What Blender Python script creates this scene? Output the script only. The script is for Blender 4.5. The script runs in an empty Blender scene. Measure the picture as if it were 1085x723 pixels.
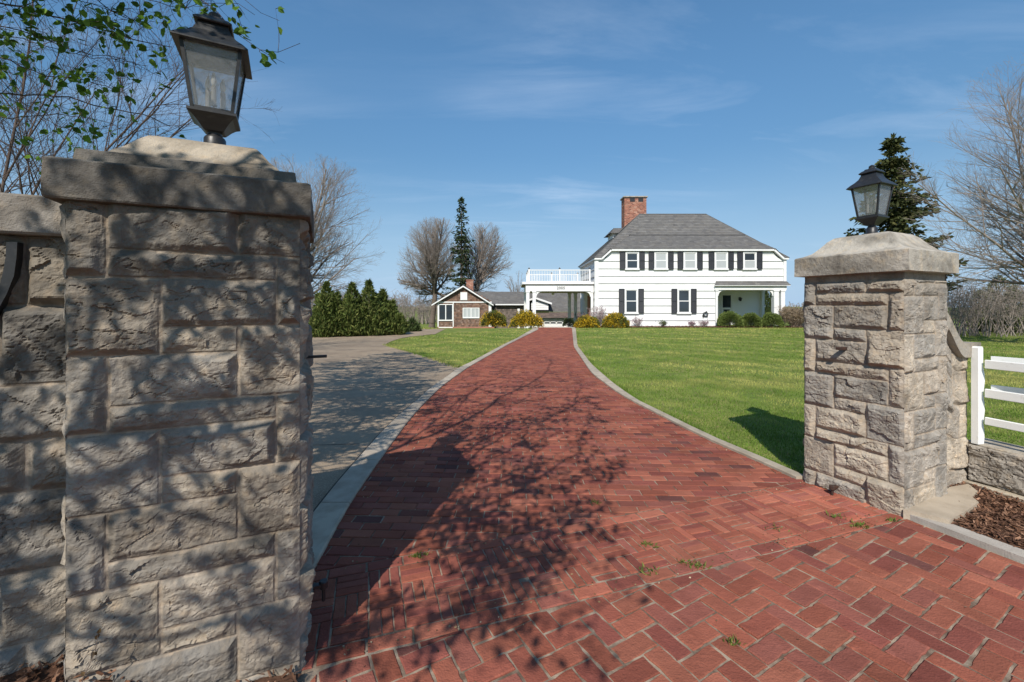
import bpy, math, random
import numpy as np
from mathutils import Vector, Matrix

random.seed(7)
RNG = np.random.default_rng(11)
S = bpy.context.scene
COL = S.collection
PI = math.pi

# ------------------------------------------------------------------ camera
F = 450.0                      # focal length in pixels of the 1085 px wide photograph
CX, HY, CH = 542.5, 324.0, 1.5  # principal column, horizon row, eye height
cam_d = bpy.data.cameras.new('camera')
cam = bpy.data.objects.new('camera', cam_d)
COL.objects.link(cam)
cam.location = (0, 0, CH)
cam.rotation_euler = (PI / 2, 0, 0)
cam_d.sensor_width = 36
cam_d.lens = F / 1085 * 36
cam_d.shift_y = -(361.5 - HY) / 1085
cam_d.clip_start = 0.05
cam_d.clip_end = 3000
S.camera = cam

# ------------------------------------------------------------------ light
SUN_EL = math.radians(42)
SH = Vector((0.223, 0.975, 0)).normalized()     # direction the shadows fall in
SUN_DIR = Vector((-SH.x * math.cos(SUN_EL), -SH.y * math.cos(SUN_EL), math.sin(SUN_EL)))
COT = 1 / math.tan(SUN_EL)
sd = bpy.data.lights.new('sun', 'SUN')
sd.energy = 5.0
sd.angle = math.radians(0.45)
sd.color = (1.0, 0.945, 0.86)
so = bpy.data.objects.new('sun', sd)
COL.objects.link(so)
so.rotation_euler = (-SUN_DIR).to_track_quat('-Z', 'Y').to_euler()
so.location = (-5, -10, 20)

w = bpy.data.worlds.new('World')
S.world = w
w.use_nodes = True
nt = w.node_tree
for n in list(nt.nodes):
    nt.nodes.remove(n)
def wn(t, **k):
    n = nt.nodes.new(t)
    for a, b in k.items():
        setattr(n, a, b)
    return n
sky = wn('ShaderNodeTexSky', sky_type='NISHITA')
sky.sun_disc = False
sky.sun_elevation = SUN_EL
sky.sun_rotation = math.atan2(SUN_DIR.x, SUN_DIR.y)
sky.altitude = 200
sky.air_density = 1.0
sky.dust_density = 0.25
sky.ozone_density = 2.2
tc = wn('ShaderNodeTexCoord')
# thin cirrus: the view direction projected on a high flat layer
sep = wn('ShaderNodeSeparateXYZ')
nt.links.new(tc.outputs['Generated'], sep.inputs[0])
zc = wn('ShaderNodeMath', operation='MAXIMUM'); zc.inputs[1].default_value = 0.03
nt.links.new(sep.outputs['Z'], zc.inputs[0])
za = wn('ShaderNodeMath', operation='ADD'); za.inputs[1].default_value = 0.12
nt.links.new(zc.outputs[0], za.inputs[0])
dx = wn('ShaderNodeMath', operation='DIVIDE'); dy = wn('ShaderNodeMath', operation='DIVIDE')
nt.links.new(sep.outputs['X'], dx.inputs[0]); nt.links.new(za.outputs[0], dx.inputs[1])
nt.links.new(sep.outputs['Y'], dy.inputs[0]); nt.links.new(za.outputs[0], dy.inputs[1])
cmb = wn('ShaderNodeCombineXYZ')
nt.links.new(dx.outputs[0], cmb.inputs['X']); nt.links.new(dy.outputs[0], cmb.inputs['Y'])
mp = wn('ShaderNodeMapping')
mp.inputs['Rotation'].default_value = (0, 0, math.radians(-32))
mp.inputs['Scale'].default_value = (0.55, 2.0, 1)
nt.links.new(cmb.outputs[0], mp.inputs['Vector'])
n1 = wn('ShaderNodeTexNoise'); n1.inputs['Scale'].default_value = 1.1; n1.inputs['Detail'].default_value = 9
n1.inputs['Roughness'].default_value = 0.62; n1.inputs['Distortion'].default_value = 0.8
nt.links.new(mp.outputs[0], n1.inputs['Vector'])
n2 = wn('ShaderNodeTexNoise'); n2.inputs['Scale'].default_value = 0.55; n2.inputs['Detail'].default_value = 3
nt.links.new(cmb.outputs[0], n2.inputs['Vector'])
r1 = wn('ShaderNodeMapRange'); r1.inputs['From Min'].default_value = 0.49; r1.inputs['From Max'].default_value = 0.80
nt.links.new(n1.outputs['Fac'], r1.inputs['Value'])
r2 = wn('ShaderNodeMapRange'); r2.inputs['From Min'].default_value = 0.40; r2.inputs['From Max'].default_value = 0.66
nt.links.new(n2.outputs['Fac'], r2.inputs['Value'])
mu = wn('ShaderNodeMath', operation='MULTIPLY')
nt.links.new(r1.outputs[0], mu.inputs[0]); nt.links.new(r2.outputs[0], mu.inputs[1])
mu2 = wn('ShaderNodeMath', operation='MULTIPLY'); mu2.inputs[1].default_value = 0.42
nt.links.new(mu.outputs[0], mu2.inputs[0])
mix = wn('ShaderNodeMix', data_type='RGBA')
nt.links.new(mu2.outputs[0], mix.inputs['Factor'])
hs = wn('ShaderNodeHueSaturation'); hs.inputs['Saturation'].default_value = 1.16; hs.inputs['Hue'].default_value = .492
nt.links.new(sky.outputs[0], hs.inputs['Color'])
gr = wn('ShaderNodeMapRange'); gr.interpolation_type = 'SMOOTHSTEP'
gr.inputs['From Min'].default_value = -.05; gr.inputs['From Max'].default_value = .60; gr.inputs['To Min'].default_value = .50; gr.inputs['To Max'].default_value = 1.15
nt.links.new(sep.outputs['Z'], gr.inputs['Value']); nt.links.new(gr.outputs[0], hs.inputs['Value'])
hz_ = wn('ShaderNodeMix', data_type='RGBA')          # the paler band of air above the horizon
hf = wn('ShaderNodeMapRange'); hf.interpolation_type = 'SMOOTHSTEP'
hf.inputs['From Min'].default_value = -.02; hf.inputs['From Max'].default_value = .34; hf.inputs['To Min'].default_value = .9; hf.inputs['To Max'].default_value = 0
nt.links.new(sep.outputs['Z'], hf.inputs['Value']); nt.links.new(hf.outputs[0], hz_.inputs['Factor'])
nt.links.new(hs.outputs[0], hz_.inputs['A']); hz_.inputs['B'].default_value = (2.75, 4.15, 5.9, 1)
nt.links.new(hz_.outputs['Result'], mix.inputs['A'])
mix.inputs['B'].default_value = (6.2, 7.0, 8.2, 1)
bg = wn('ShaderNodeBackground'); bg.inputs['Strength'].default_value = 0.138
nt.links.new(mix.outputs['Result'], bg.inputs['Color'])
wo = wn('ShaderNodeOutputWorld')
nt.links.new(bg.outputs[0], wo.inputs['Surface'])

S.view_settings.view_transform = 'Standard'
S.view_settings.look = 'None'
S.view_settings.exposure = 0.08
S.view_settings.gamma = 1.0
S.view_settings.use_curve_mapping = False

# ------------------------------------------------------------------ pixel -> world
def G(px, py, z=0.0):
    """ground point of the photograph's pixel"""
    y = F * (CH - z) / (py - HY)
    return ((px - CX) / F * y, y)
def PX(px, y): return (px - CX) / F * y
def PZ(py, y): return CH - (py - HY) / F * y

# ------------------------------------------------------------------ noise
_L = np.random.default_rng(5).random((256, 256))
def vn(x, y, seed=0):
    x = np.asarray(x, float) + seed * 17.31; y = np.asarray(y, float) + seed * 9.77
    xi = np.floor(x).astype(int); yi = np.floor(y).astype(int)
    fx = x - xi; fy = y - yi
    fx = fx * fx * (3 - 2 * fx); fy = fy * fy * (3 - 2 * fy)
    a = _L[xi & 255, yi & 255]; b = _L[(xi + 1) & 255, yi & 255]
    c = _L[xi & 255, (yi + 1) & 255]; d = _L[(xi + 1) & 255, (yi + 1) & 255]
    return (a + (b - a) * fx) * (1 - fy) + (c + (d - c) * fx) * fy
def fbm(x, y, seed=0, octv=4, rough=0.5):
    t = 0; a = 1; s = 0
    for o in range(octv):
        t = t + a * (vn(np.asarray(x) * 2 ** o, np.asarray(y) * 2 ** o, seed + o * 3) - 0.5); s += a; a *= rough
    return t / s * 2
def facets(x, y, seed=0):
    """broken-stone facets: each jittered cell is its own tilted plane"""
    x = np.asarray(x, float); y = np.asarray(y, float)
    xi = np.floor(x).astype(int); yi = np.floor(y).astype(int)
    best = np.full(x.shape, 9e9); val = np.zeros(x.shape)
    for i in (-1, 0, 1):
        for j in (-1, 0, 1):
            cx = xi + i; cy = yi + j
            h = lambda k: _L[(cx + k * 31 + seed * 7) & 255, (cy + k * 57 + seed * 13) & 255]
            px = cx + h(1); py = cy + h(2)
            dd = (px - x) ** 2 + (py - y) ** 2
            v = (h(3) - .5) * 1.2 + (x - px) * (h(4) - .5) * 2.2 + (y - py) * (h(5) - .5) * 2.2
            m = dd < best
            best = np.where(m, dd, best); val = np.where(m, v, val)
    return val
def sstep(a, b, x):
    t = np.clip((x - a) / (b - a), 0, 1)
    return t * t * (3 - 2 * t)

# ------------------------------------------------------------------ mesh helpers
def mesh_np(name, V, faces, mat, parent=None, col=None, smooth=False):
    """faces: list of int arrays (n,k), or list of index tuples"""
    V = np.asarray(V, dtype=np.float32).reshape(-1, 3)
    me = bpy.data.meshes.new(name)
    loops = []; tot = []
    if len(faces) and isinstance(faces[0], np.ndarray):
        for f in faces:
            if len(f):
                loops.append(f.reshape(-1)); tot.append(np.full(len(f), f.shape[1]))
        loops = np.concatenate(loops); tot = np.concatenate(tot)
    else:
        tot = np.array([len(f) for f in faces]); loops = np.array([i for f in faces for i in f])
    me.vertices.add(len(V)); me.vertices.foreach_set('co', V.reshape(-1))
    me.loops.add(len(loops)); me.loops.foreach_set('vertex_index', loops.astype(np.int32))
    me.polygons.add(len(tot))
    st = np.concatenate(([0], np.cumsum(tot)[:-1]))
    me.polygons.foreach_set('loop_start', st.astype(np.int32))
    me.polygons.foreach_set('loop_total', tot.astype(np.int32))
    me.polygons.foreach_set('use_smooth', np.full(len(tot), bool(smooth)))
    me.update(calc_edges=True)
    me.validate()
    if col is not None:
        a = me.color_attributes.new('Col', 'FLOAT_COLOR', 'POINT')
        c = np.ones((len(V), 4), dtype=np.float32); c[:, :3] = col
        a.data.foreach_set('color', c.reshape(-1))
    me.materials.append(mat)
    o = bpy.data.objects.new(name, me)
    COL.objects.link(o)
    if parent is not None:
        o.parent = parent
    return o

class MB:
    def __init__(s):
        s.v = []; s.f = []; s.c = []; s.cur = (1, 1, 1)
    def add(s, vs, fs):
        b = len(s.v)
        s.v += [tuple(p) for p in vs]; s.c += [s.cur] * len(vs)
        s.f += [tuple(i + b for i in f) for f in fs]
    def box(s, x0, x1, y0, y1, z0, z1, M=None):
        vs = [(x, y, z) for z in (z0, z1) for y in (y0, y1) for x in (x0, x1)]
        if M is not None: vs = [M @ Vector(p) for p in vs]
        s.add(vs, [(0, 2, 3, 1), (4, 5, 7, 6), (0, 1, 5, 4), (2, 6, 7, 3), (0, 4, 6, 2), (1, 3, 7, 5)])
        return s
    def bbox(s, x0, x1, y0, y1, z0, z1, b=0.01, M=None):
        """box with chamfered vertical and horizontal edges"""
        rings = []
        for z, i in ((z0, b), (z0 + b, 0), (z1 - b, 0), (z1, b)):
            rings.append([(x0 + b, y0 + i, z), (x1 - b, y0 + i, z), (x1 - i, y0 + b, z), (x1 - i, y1 - b, z),
                          (x1 - b, y1 - i, z), (x0 + b, y1 - i, z), (x0 + i, y1 - b, z), (x0 + i, y0 + b, z)])
        s.loft(rings, M); return s
    def loft(s, rings, M=None, cap=True, closed=True):
        n = len(rings[0]); vs = [p for r in rings for p in r]
        if M is not None: vs = [M @ Vector(p) for p in vs]
        fs = []
        for k in range(len(rings) - 1):
            for i in range(n if closed else n - 1):
                j = (i + 1) % n
                fs.append((k * n + i, k * n + j, (k + 1) * n + j, (k + 1) * n + i))
        if cap:
            fs.append(tuple(range(n - 1, -1, -1))); m = (len(rings) - 1) * n
            fs.append(tuple(range(m, m + n)))
        s.add(vs, fs); return s
    def lathe(s, prof, c=(0, 0, 0), n=16, M=None):
        rings = [[(c[0] + r * math.cos(2 * PI * i / n), c[1] + r * math.sin(2 * PI * i / n), c[2] + z) for i in range(n)] for r, z in prof]
        return s.loft(rings, M)
    def sqloft(s, prof, c=(0, 0, 0), M=None):
        """square rings (half width, z)"""
        rings = [[(c[0] - r, c[1] - r, c[2] + z), (c[0] + r, c[1] - r, c[2] + z), (c[0] + r, c[1] + r, c[2] + z), (c[0] - r, c[1] + r, c[2] + z)] for r, z in prof]
        return s.loft(rings, M)
    def tube(s, pts, r, n=6):
        pts = [Vector(p) for p in pts]
        rr = r if isinstance(r, (list, tuple)) else [r] * len(pts)
        rings = []
        up = None
        for i, p in enumerate(pts):
            d = (pts[min(i + 1, len(pts) - 1)] - pts[max(i - 1, 0)]).normalized()
            a = d.cross(Vector((0, 0, 1)) if abs(d.z) < .95 else Vector((1, 0, 0))).normalized()
            if up is not None and a.dot(up) < 0: a = -a
            up = a; b = d.cross(a)
            rings.append([p + (a * math.cos(2 * PI * k / n) + b * math.sin(2 * PI * k / n)) * rr[i] for k in range(n)])
        return s.loft(rings)
    def prism(s, poly, d, M=None):
        """poly: list of 3-D points, extruded by vector d"""
        d = Vector(d); a = [Vector(p) for p in poly]
        return s.loft([a, [p + d for p in a]], M)
    def quad(s, a, b, c, d): s.add([a, b, c, d], [(0, 1, 2, 3)]); return s
    def build(s, name, mat, parent=None, smooth=False):
        return mesh_np(name, np.array(s.v), s.f, mat, parent, np.array(s.c), smooth)

def tag(o, label=None, cat=None, group=None, kind=None):
    if label: o['label'] = label
    if cat: o['category'] = cat
    if group: o['group'] = group
    if kind: o['kind'] = kind
    return o
def empty(name, loc=(0, 0, 0), rz=0, label=None, cat=None, group=None):
    o = bpy.data.objects.new(name, None); COL.objects.link(o)
    o.location = loc; o.rotation_euler = (0, 0, rz); o.empty_display_size = .2
    return tag(o, label, cat, group)
def copy_tree(o, parent=None):
    c = o.copy(); COL.objects.link(c)
    if parent is not None: c.parent = parent
    for ch in [q for q in bpy.data.objects if q.parent == o]:
        copy_tree(ch, c)
    return c

# ------------------------------------------------------------------ materials
def mat(name, base=(.5, .5, .5), rough=.8, attr=False, var=None, var2=None, bump=None, bump2=None, spec=.4, metal=0, transl=None, coords='Object', rvar=None):
    """base colour, optionally times the mesh colours; var=(colour, scale, lo, hi[, detail]) blends in noise patches"""
    m = bpy.data.materials.new(name); m.use_nodes = True
    t = m.node_tree; N = t.nodes; L = t.links
    p = N['Principled BSDF']
    p.inputs['Roughness'].default_value = rough
    p.inputs['Specular IOR Level'].default_value = spec
    p.inputs['Metallic'].default_value = metal
    tcn = N.new('ShaderNodeTexCoord'); co = tcn.outputs[coords]
    rgb = N.new('ShaderNodeRGB'); rgb.outputs[0].default_value = (*base, 1)
    c = rgb.outputs[0]
    for v in (var, var2):
        if v:
            nz = N.new('ShaderNodeTexNoise'); nz.inputs['Scale'].default_value = v[1]
            nz.inputs['Detail'].default_value = v[4] if len(v) > 4 else 5
            nz.inputs['Roughness'].default_value = .6
            L.new(co, nz.inputs['Vector'])
            mr = N.new('ShaderNodeMapRange'); mr.inputs['From Min'].default_value = v[2]; mr.inputs['From Max'].default_value = v[3]
            L.new(nz.outputs['Fac'], mr.inputs['Value'])
            mx = N.new('ShaderNodeMix'); mx.data_type = 'RGBA'
            L.new(mr.outputs[0], mx.inputs['Factor']); L.new(c, mx.inputs['A']); mx.inputs['B'].default_value = (*v[0], 1)
            c = mx.outputs['Result']
    if attr:
        at = N.new('ShaderNodeAttribute'); at.attribute_name = 'Col'
        mx = N.new('ShaderNodeMix'); mx.data_type = 'RGBA'; mx.blend_type = 'MULTIPLY'
        mx.inputs['Factor'].default_value = 1
        L.new(c, mx.inputs['A']); L.new(at.outputs['Color'], mx.inputs['B']); c = mx.outputs['Result']
    L.new(c, p.inputs['Base Color'])
    nrm = None
    for b in (bump, bump2):
        if b:
            nz = N.new('ShaderNodeTexNoise'); nz.inputs['Scale'].default_value = b[0]; nz.inputs['Detail'].default_value = 6
            L.new(co, nz.inputs['Vector'])
            bp = N.new('ShaderNodeBump'); bp.inputs['Strength'].default_value = b[1]; bp.inputs['Distance'].default_value = b[2] if len(b) > 2 else .01
            L.new(nz.outputs['Fac'], bp.inputs['Height'])
            if nrm is not None: L.new(nrm, bp.inputs['Normal'])
            nrm = bp.outputs[0]
    if nrm is not None: L.new(nrm, p.inputs['Normal'])
    if rvar:
        nz = N.new('ShaderNodeTexNoise'); nz.inputs['Scale'].default_value = rvar[0]; L.new(co, nz.inputs['Vector'])
        mr = N.new('ShaderNodeMapRange'); mr.inputs['To Min'].default_value = rvar[1]; mr.inputs['To Max'].default_value = rvar[2]
        L.new(nz.outputs['Fac'], mr.inputs['Value']); L.new(mr.outputs[0], p.inputs['Roughness'])
    if transl:
        tr = N.new('ShaderNodeBsdfTranslucent'); L.new(c, tr.inputs['Color'])
        ms = N.new('ShaderNodeMixShader'); ms.inputs[0].default_value = transl
        L.new(p.outputs[0], ms.inputs[1]); L.new(tr.outputs[0], ms.inputs[2])
        L.new(ms.outputs[0], N['Material Output'].inputs['Surface'])
    return m

M = {}
M['stone'] = mat('rock_faced_stone', (1, 1, 1), .92, attr=True, var=((.62, .60, .58), 9, .45, .75, 8), var2=((1.22, 1.10, .95), 23, .50, .8, 6), bump=(60, .55, .012), bump2=(230, .35, .004), spec=.2)
M['cap'] = mat('weathered_limestone', (1, 1, 1), .9, attr=True, var=((.50, .48, .46), 7, .42, .70, 9), var2=((1.25, 1.1, .9), 16, .52, .82, 6), bump=(38, .7, .012), bump2=(210, .6, .005), spec=.15)
M['brick'] = mat('paving_brick', (1, 1, 1), .9, attr=True, var=((.64, .60, .58), 3.2, .45, .80, 11), var2=((1.55, 1.6, 1.6), 13, .60, .86, 9), bump=(110, .6, .008), bump2=(28, .4, .014), spec=.12)
M['mortar'] = mat('sandy_joint', (.36, .285, .21), .95, var=((.13, .09, .065), 9, .38, .60, 10), bump=(200, .5, .006), spec=.1)
M['concrete'] = mat('aggregate_concrete', (.315, .24, .165), .92, var=((.20, .15, .105), 1.1, .38, .68, 11), var2=((.46, .38, .30), 75, .52, .75, 4), bump=(140, .5, .008), spec=.2)
M['kerb'] = mat('kerb_concrete', (1, 1, 1), .9, attr=True, var=((.72, .70, .68), 6, .4, .7, 9), bump=(120, .5, .006), spec=.2)
M['grassground'] = mat('lawn_soil', (.165, .215, .045), .95, var=((.30, .28, .09), .55, .45, .72, 9), var2=((.07, .11, .028), 2.3, .45, .75, 8), bump=(26, .8, .05), spec=.1)
M['blade'] = mat('grass_blade', (1, 1, 1), .75, attr=True, transl=.35, spec=.2)
M['mulch'] = mat('bark_mulch', (1, 1, 1), .95, attr=True, var=((.6, .55, .5), 40, .4, .7, 5), bump=(90, .6, .01), spec=.1)
M['asphalt'] = mat('road_asphalt', (.055, .053, .05), .9, bump=(180, .5, .006), var=((.08, .077, .07), 3, .4, .7, 8))
M['white'] = mat('white_paint', (.75, .75, .735), .55, var=((.68, .67, .645), 4, .5, .8, 6), bump=(60, .08, .004), spec=.4)
M['fencewhite'] = mat('fence_paint', (.78, .78, .75), .6, var=((.55, .52, .46), 14, .60, .85, 9), bump=(90, .2, .004))
M['siding'] = mat('white_siding', (.74, .74, .725), .6, var=((.66, .66, .64), 1.3, .45, .8, 8), bump=(25, .15, .01))
M['shutter'] = mat('charcoal_shutter', (.028, .03, .036), .5, spec=.4)
M['roof'] = mat('grey_shingles', (1, 1, 1), .9, attr=True, var=((.80, .80, .82), 5, .42, .7, 10), var2=((1.35, 1.3, 1.22), 28, .52, .8, 6), bump=(16, .5, .03), spec=.15)
M['brickwall'] = mat('chimney_brick', (1, 1, 1), .9, attr=True, var=((.7, .66, .64), 14, .4, .75, 8), spec=.2)
M['glass'] = mat('window_glass', (.035, .045, .055), .06, spec=.6)
M['blind'] = mat('window_with_blind', (.42, .44, .44), .25, spec=.6)
M['porchwall'] = mat('porch_boarding', (.76, .76, .74), .7)
M['brownshingle'] = mat('brown_shingle_wall', (1, 1, 1), .9, attr=True, var=((.6, .55, .52), 9, .4, .75, 8), spec=.15)
M['black'] = mat('black_metal', (.018, .018, .019), .42, var=((.05, .047, .043), 30, .55, .8, 6), bump=(130, .12, .003), spec=.5)
M['rust'] = mat('rusty_iron', (.06, .028, .018), .8, var=((.022, .016, .014), 30, .4, .7, 6), bump=(90, .4, .004))
M['candle'] = mat('candle_sleeve', (.30, .28, .25), .6)
M['bulb'] = mat('clear_bulb', (.75, .72, .66), .12, spec=.7)
M['bark'] = mat('grey_bark', (.17, .135, .11), .95, var=((.09, .07, .06), 14, .4, .7, 8), bump=(24, .6, .02), spec=.1)
M['twig'] = mat('bare_twigs', (.30, .255, .22), .9, var=((.21, .175, .15), 1.2, .4, .7, 5), spec=.1)
M['twigtan'] = mat('tan_twigs', (.50, .40, .30), .9, var=((.36, .28, .21), 2, .4, .7, 5), spec=.1)
M['twigdark'] = mat('dark_twigs', (.085, .062, .05), .9, var=((.13, .10, .085), 2, .4, .7, 5), spec=.1)
M['leaf'] = mat('spring_leaf', (1, 1, 1), .55, attr=True, transl=.5, spec=.35)
M['needle'] = mat('evergreen_needles', (1, 1, 1), .8, attr=True, transl=.12, spec=.15)
M['darkplastic'] = mat('dark_furniture', (.03, .032, .036), .5)
M['terracotta'] = mat('brick_base', (.36, .17, .115), .9, var=((.26, .12, .085), 8, .4, .7, 6))
def glass_pane(name):
    m = bpy.data.materials.new(name); m.use_nodes = True
    t = m.node_tree; N = t.nodes; L = t.links
    p = N['Principled BSDF']
    tr = N.new('ShaderNodeBsdfTransparent'); tr.inputs[0].default_value = (.93, .94, .95, 1)
    gl = N.new('ShaderNodeBsdfGlossy'); gl.inputs['Roughness'].default_value = .12
    df = N.new('ShaderNodeBsdfDiffuse'); df.inputs[0].default_value = (.55, .55, .54, 1)
    tl = N.new('ShaderNodeBsdfTranslucent'); tl.inputs[0].default_value = (.6, .6, .6, 1)
    co = N.new('ShaderNodeTexCoord')
    nz = N.new('ShaderNodeTexNoise'); nz.inputs['Scale'].default_value = 70; nz.inputs['Detail'].default_value = 5
    L.new(co.outputs['Object'], nz.inputs['Vector'])
    mr = N.new('ShaderNodeMapRange'); mr.inputs['From Min'].default_value = .35; mr.inputs['From Max'].default_value = .7
    mr.inputs['To Min'].default_value = .17; mr.inputs['To Max'].default_value = .27
    L.new(nz.outputs['Fac'], mr.inputs['Value'])
    a = N.new('ShaderNodeMixShader'); a.inputs[0].default_value = .5
    L.new(df.outputs[0], a.inputs[1]); L.new(tl.outputs[0], a.inputs[2])
    b = N.new('ShaderNodeMixShader'); L.new(mr.outputs[0], b.inputs[0]); L.new(tr.outputs[0], b.inputs[1]); L.new(a.outputs[0], b.inputs[2])
    c = N.new('ShaderNodeMixShader'); c.inputs[0].default_value = .07
    L.new(b.outputs[0], c.inputs[1]); L.new(gl.outputs[0], c.inputs[2])
    N.remove(p); L.new(c.outputs[0], N['Material Output'].inputs['Surface'])
    return m
M['pane'] = glass_pane('seeded_lantern_glass')
# ------------------------------------------------------------------ terrain
WORLD_PARENTS = set()
_mesh_np0 = mesh_np
def mesh_np(name, V, faces, mat, parent=None, col=None, smooth=False):
    o = _mesh_np0(name, V, faces, mat, parent, col, smooth)
    if parent is not None and parent.name in WORLD_PARENTS:
        o.matrix_parent_inverse = (Matrix.Translation(parent.location) @ parent.rotation_euler.to_matrix().to_4x4()).inverted()
    return o
def wroot(*a, **k):
    o = empty(*a, **k); WORLD_PARENTS.add(o.name); return o
def sub(o):                     # lets a mesh part carry world-space sub-parts (its own origin is the world's)
    return o

def terr(x, y):
    x = np.asarray(x, float); y = np.asarray(y, float)
    z = -.015 - np.clip(y - 28.5, 0, 26) * .055 * (1 - sstep(5, 9, x)) - np.clip(y - 46, 0, 60) * .02 * sstep(5, 9, x)
    return z
xs = np.concatenate([np.linspace(-700, -60, 9), np.linspace(-50, 50, 61), np.linspace(60, 700, 9)])
ys = np.concatenate([np.linspace(-150, -20, 6), np.linspace(-12, 60, 61), np.linspace(75, 1600, 14)])
gx, gy = np.meshgrid(xs, ys)
gz = terr(gx, gy)
nx, ny = len(xs), len(ys)
idx = np.arange(nx * ny).reshape(ny, nx)
q = np.stack([idx[:-1, :-1], idx[:-1, 1:], idx[1:, 1:], idx[1:, :-1]], -1).reshape(-1, 4)
o = mesh_np('ground', np.stack([gx, gy, gz], -1).reshape(-1, 3), [q], M['grassground'], smooth=True)
tag(o, kind='structure')
road = MB(); road.quad((-60, -9, -.008), (60, -9, -.008), (60, -3.2, -.008), (-60, -3.2, -.008))
tag(road.build('road', M['asphalt']), kind='structure')

# ------------------------------------------------------------------ drive edges (world, traced on the ground)
LK_in = [G(318, 640)] + [G(*p) for p in ((354.5, 559), (383, 515.5), (414, 471.7), (439, 438.7), (467, 410.5), (495.5, 390), (539, 365), (571, 349))]
LK_out = [G(300, 590)] + [G(*p) for p in ((331, 544), (383, 482.6), (414, 448), (445, 421.5), (486, 390), (520.6, 374.5), (564.5, 348.8))]
RK_in = [G(*p) for p in ((849, 507), (829, 501), (801, 489), (746, 465.5), (704, 443), (660, 421), (627, 396.5), (608, 368), (606, 348))]
RK_out = [G(*p) for p in ((849, 501), (829, 496), (787, 482), (746, 461), (713, 446), (679.5, 428), (652, 409), (627, 387), (612, 367), (610, 348))]
def fy(poly):
    p = np.array(sorted(poly, key=lambda a: a[1])); return lambda y: np.interp(y, p[:, 1], p[:, 0])
def smoothed(f, y, r=.5):
    return sum(f(np.asarray(y) + d) for d in np.linspace(-r, r, 5)) / 5
f_li, f_lo, f_ri, f_ro = fy(LK_in), fy(LK_out), fy(RK_in), fy(RK_out)
li = lambda y: smoothed(f_li, y); lo_ = lambda y: np.minimum(smoothed(f_lo, y), li(y) - .17)
ri = lambda y: smoothed(f_ri, y); ro = lambda y: np.maximum(smoothed(f_ro, y), ri(y) + .10)
GA = math.radians(18.9)                       # direction of the gate line
gd = np.array([math.cos(GA), math.sin(GA)]); gn = np.array([-gd[1], gd[0]])
B2 = np.array([0.0, 2.73]); B1 = np.array([0.0, 2.095])      # far and near edge of the threshold band
def gate_y(x, B): return B[1] + (x - B[0]) * math.tan(GA)

# ------------------------------------------------------------------ paving
def clip(poly, p0, n):
    out = []
    for i in range(len(poly)):
        a, b = poly[i], poly[(i + 1) % len(poly)]
        da = (a[0] - p0[0]) * n[0] + (a[1] - p0[1]) * n[1]; db = (b[0] - p0[0]) * n[0] + (b[1] - p0[1]) * n[1]
        if da >= 0: out.append(a)
        if da * db < 0:
            t = da / (da - db); out.append((a[0] + (b[0] - a[0]) * t, a[1] + (b[1] - a[1]) * t))
    return out
def area(p):
    return .5 * sum(p[i][0] * p[(i + 1) % len(p)][1] - p[(i + 1) % len(p)][0] * p[i][1] for i in range(len(p)))
def inset(p, d):
    n = len(p); out = []
    for i in range(n):
        a, b, c = p[i - 1], p[i], p[(i + 1) % n]
        e1 = (b[0] - a[0], b[1] - a[1]); e2 = (c[0] - b[0], c[1] - b[1])
        l1 = math.hypot(*e1) + 1e-9; l2 = math.hypot(*e2) + 1e-9
        n1 = (-e1[1] / l1, e1[0] / l1); n2 = (-e2[1] / l2, e2[0] / l2)
        k = 1 + n1[0] * n2[0] + n1[1] * n2[1]
        k = max(k, .4)
        out.append((b[0] + (n1[0] + n2[0]) / k * d, b[1] + (n1[1] + n2[1]) / k * d))
    return out
BV = []; BF = []; BC = []
BRICK_COLS = [(.275, .088, .056), (.25, .078, .052), (.29, .097, .062), (.225, .070, .052), (.255, .088, .064), (.305, .107, .068)]
def add_brick(p, z=0.0, gap=.004, ch=.004, dark=.06, bright=1.0, chip=0):
    if len(p) < 3: return
    a = area(p)
    if a < 0: p = p[::-1]; a = -a
    if a < .0012: return
    p = inset(p, gap + random.uniform(0, .0015))
    if area(p) < .0006: return
    if chip:
        q = []
        for i in range(len(p)):
            a_, b_ = p[i], p[(i + 1) % len(p)]; l = math.hypot(b_[0] - a_[0], b_[1] - a_[1]); n = max(1, int(l / .026))
            for k in range(n):
                t = (k + (random.uniform(-.25, .25) if k else 0)) / n; nx_, ny_ = -(b_[1] - a_[1]) / (l + 1e-9), (b_[0] - a_[0]) / (l + 1e-9)
                s_ = random.uniform(-.0006, chip) if k else chip * random.uniform(.4, 1.2)
                if random.random() < .05: s_ += chip * 1.6
                q.append((a_[0] + (b_[0] - a_[0]) * t + nx_ * s_, a_[1] + (b_[1] - a_[1]) * t + ny_ * s_))
        p = q
    t = inset(p, ch)
    if area(t) <= 0: return
    z += random.gauss(0, .0016)
    tx, ty = random.gauss(0, .009), random.gauss(0, .009)
    cx = sum(v[0] for v in p) / len(p); cy = sum(v[1] for v in p) / len(p)
    zz = lambda v: z + (v[0] - cx) * tx + (v[1] - cy) * ty
    n = len(p); b = len(BV)
    BV.extend([(v[0], v[1], -.02) for v in p]); BV.extend([(v[0], v[1], zz(v) - .004) for v in p]); BV.extend([(v[0], v[1], zz(v)) for v in t])
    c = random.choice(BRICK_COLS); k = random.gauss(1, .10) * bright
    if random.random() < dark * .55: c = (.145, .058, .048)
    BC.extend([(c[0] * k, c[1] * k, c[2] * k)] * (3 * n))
    for i in range(n):
        j = (i + 1) % n
        BF.append((b + i, b + j, b + n + j, b + n + i)); BF.append((b + n + i, b + n + j, b + 2 * n + j, b + 2 * n + i))
    BF.append(tuple(range(b + 2 * n, b + 3 * n)))
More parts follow.
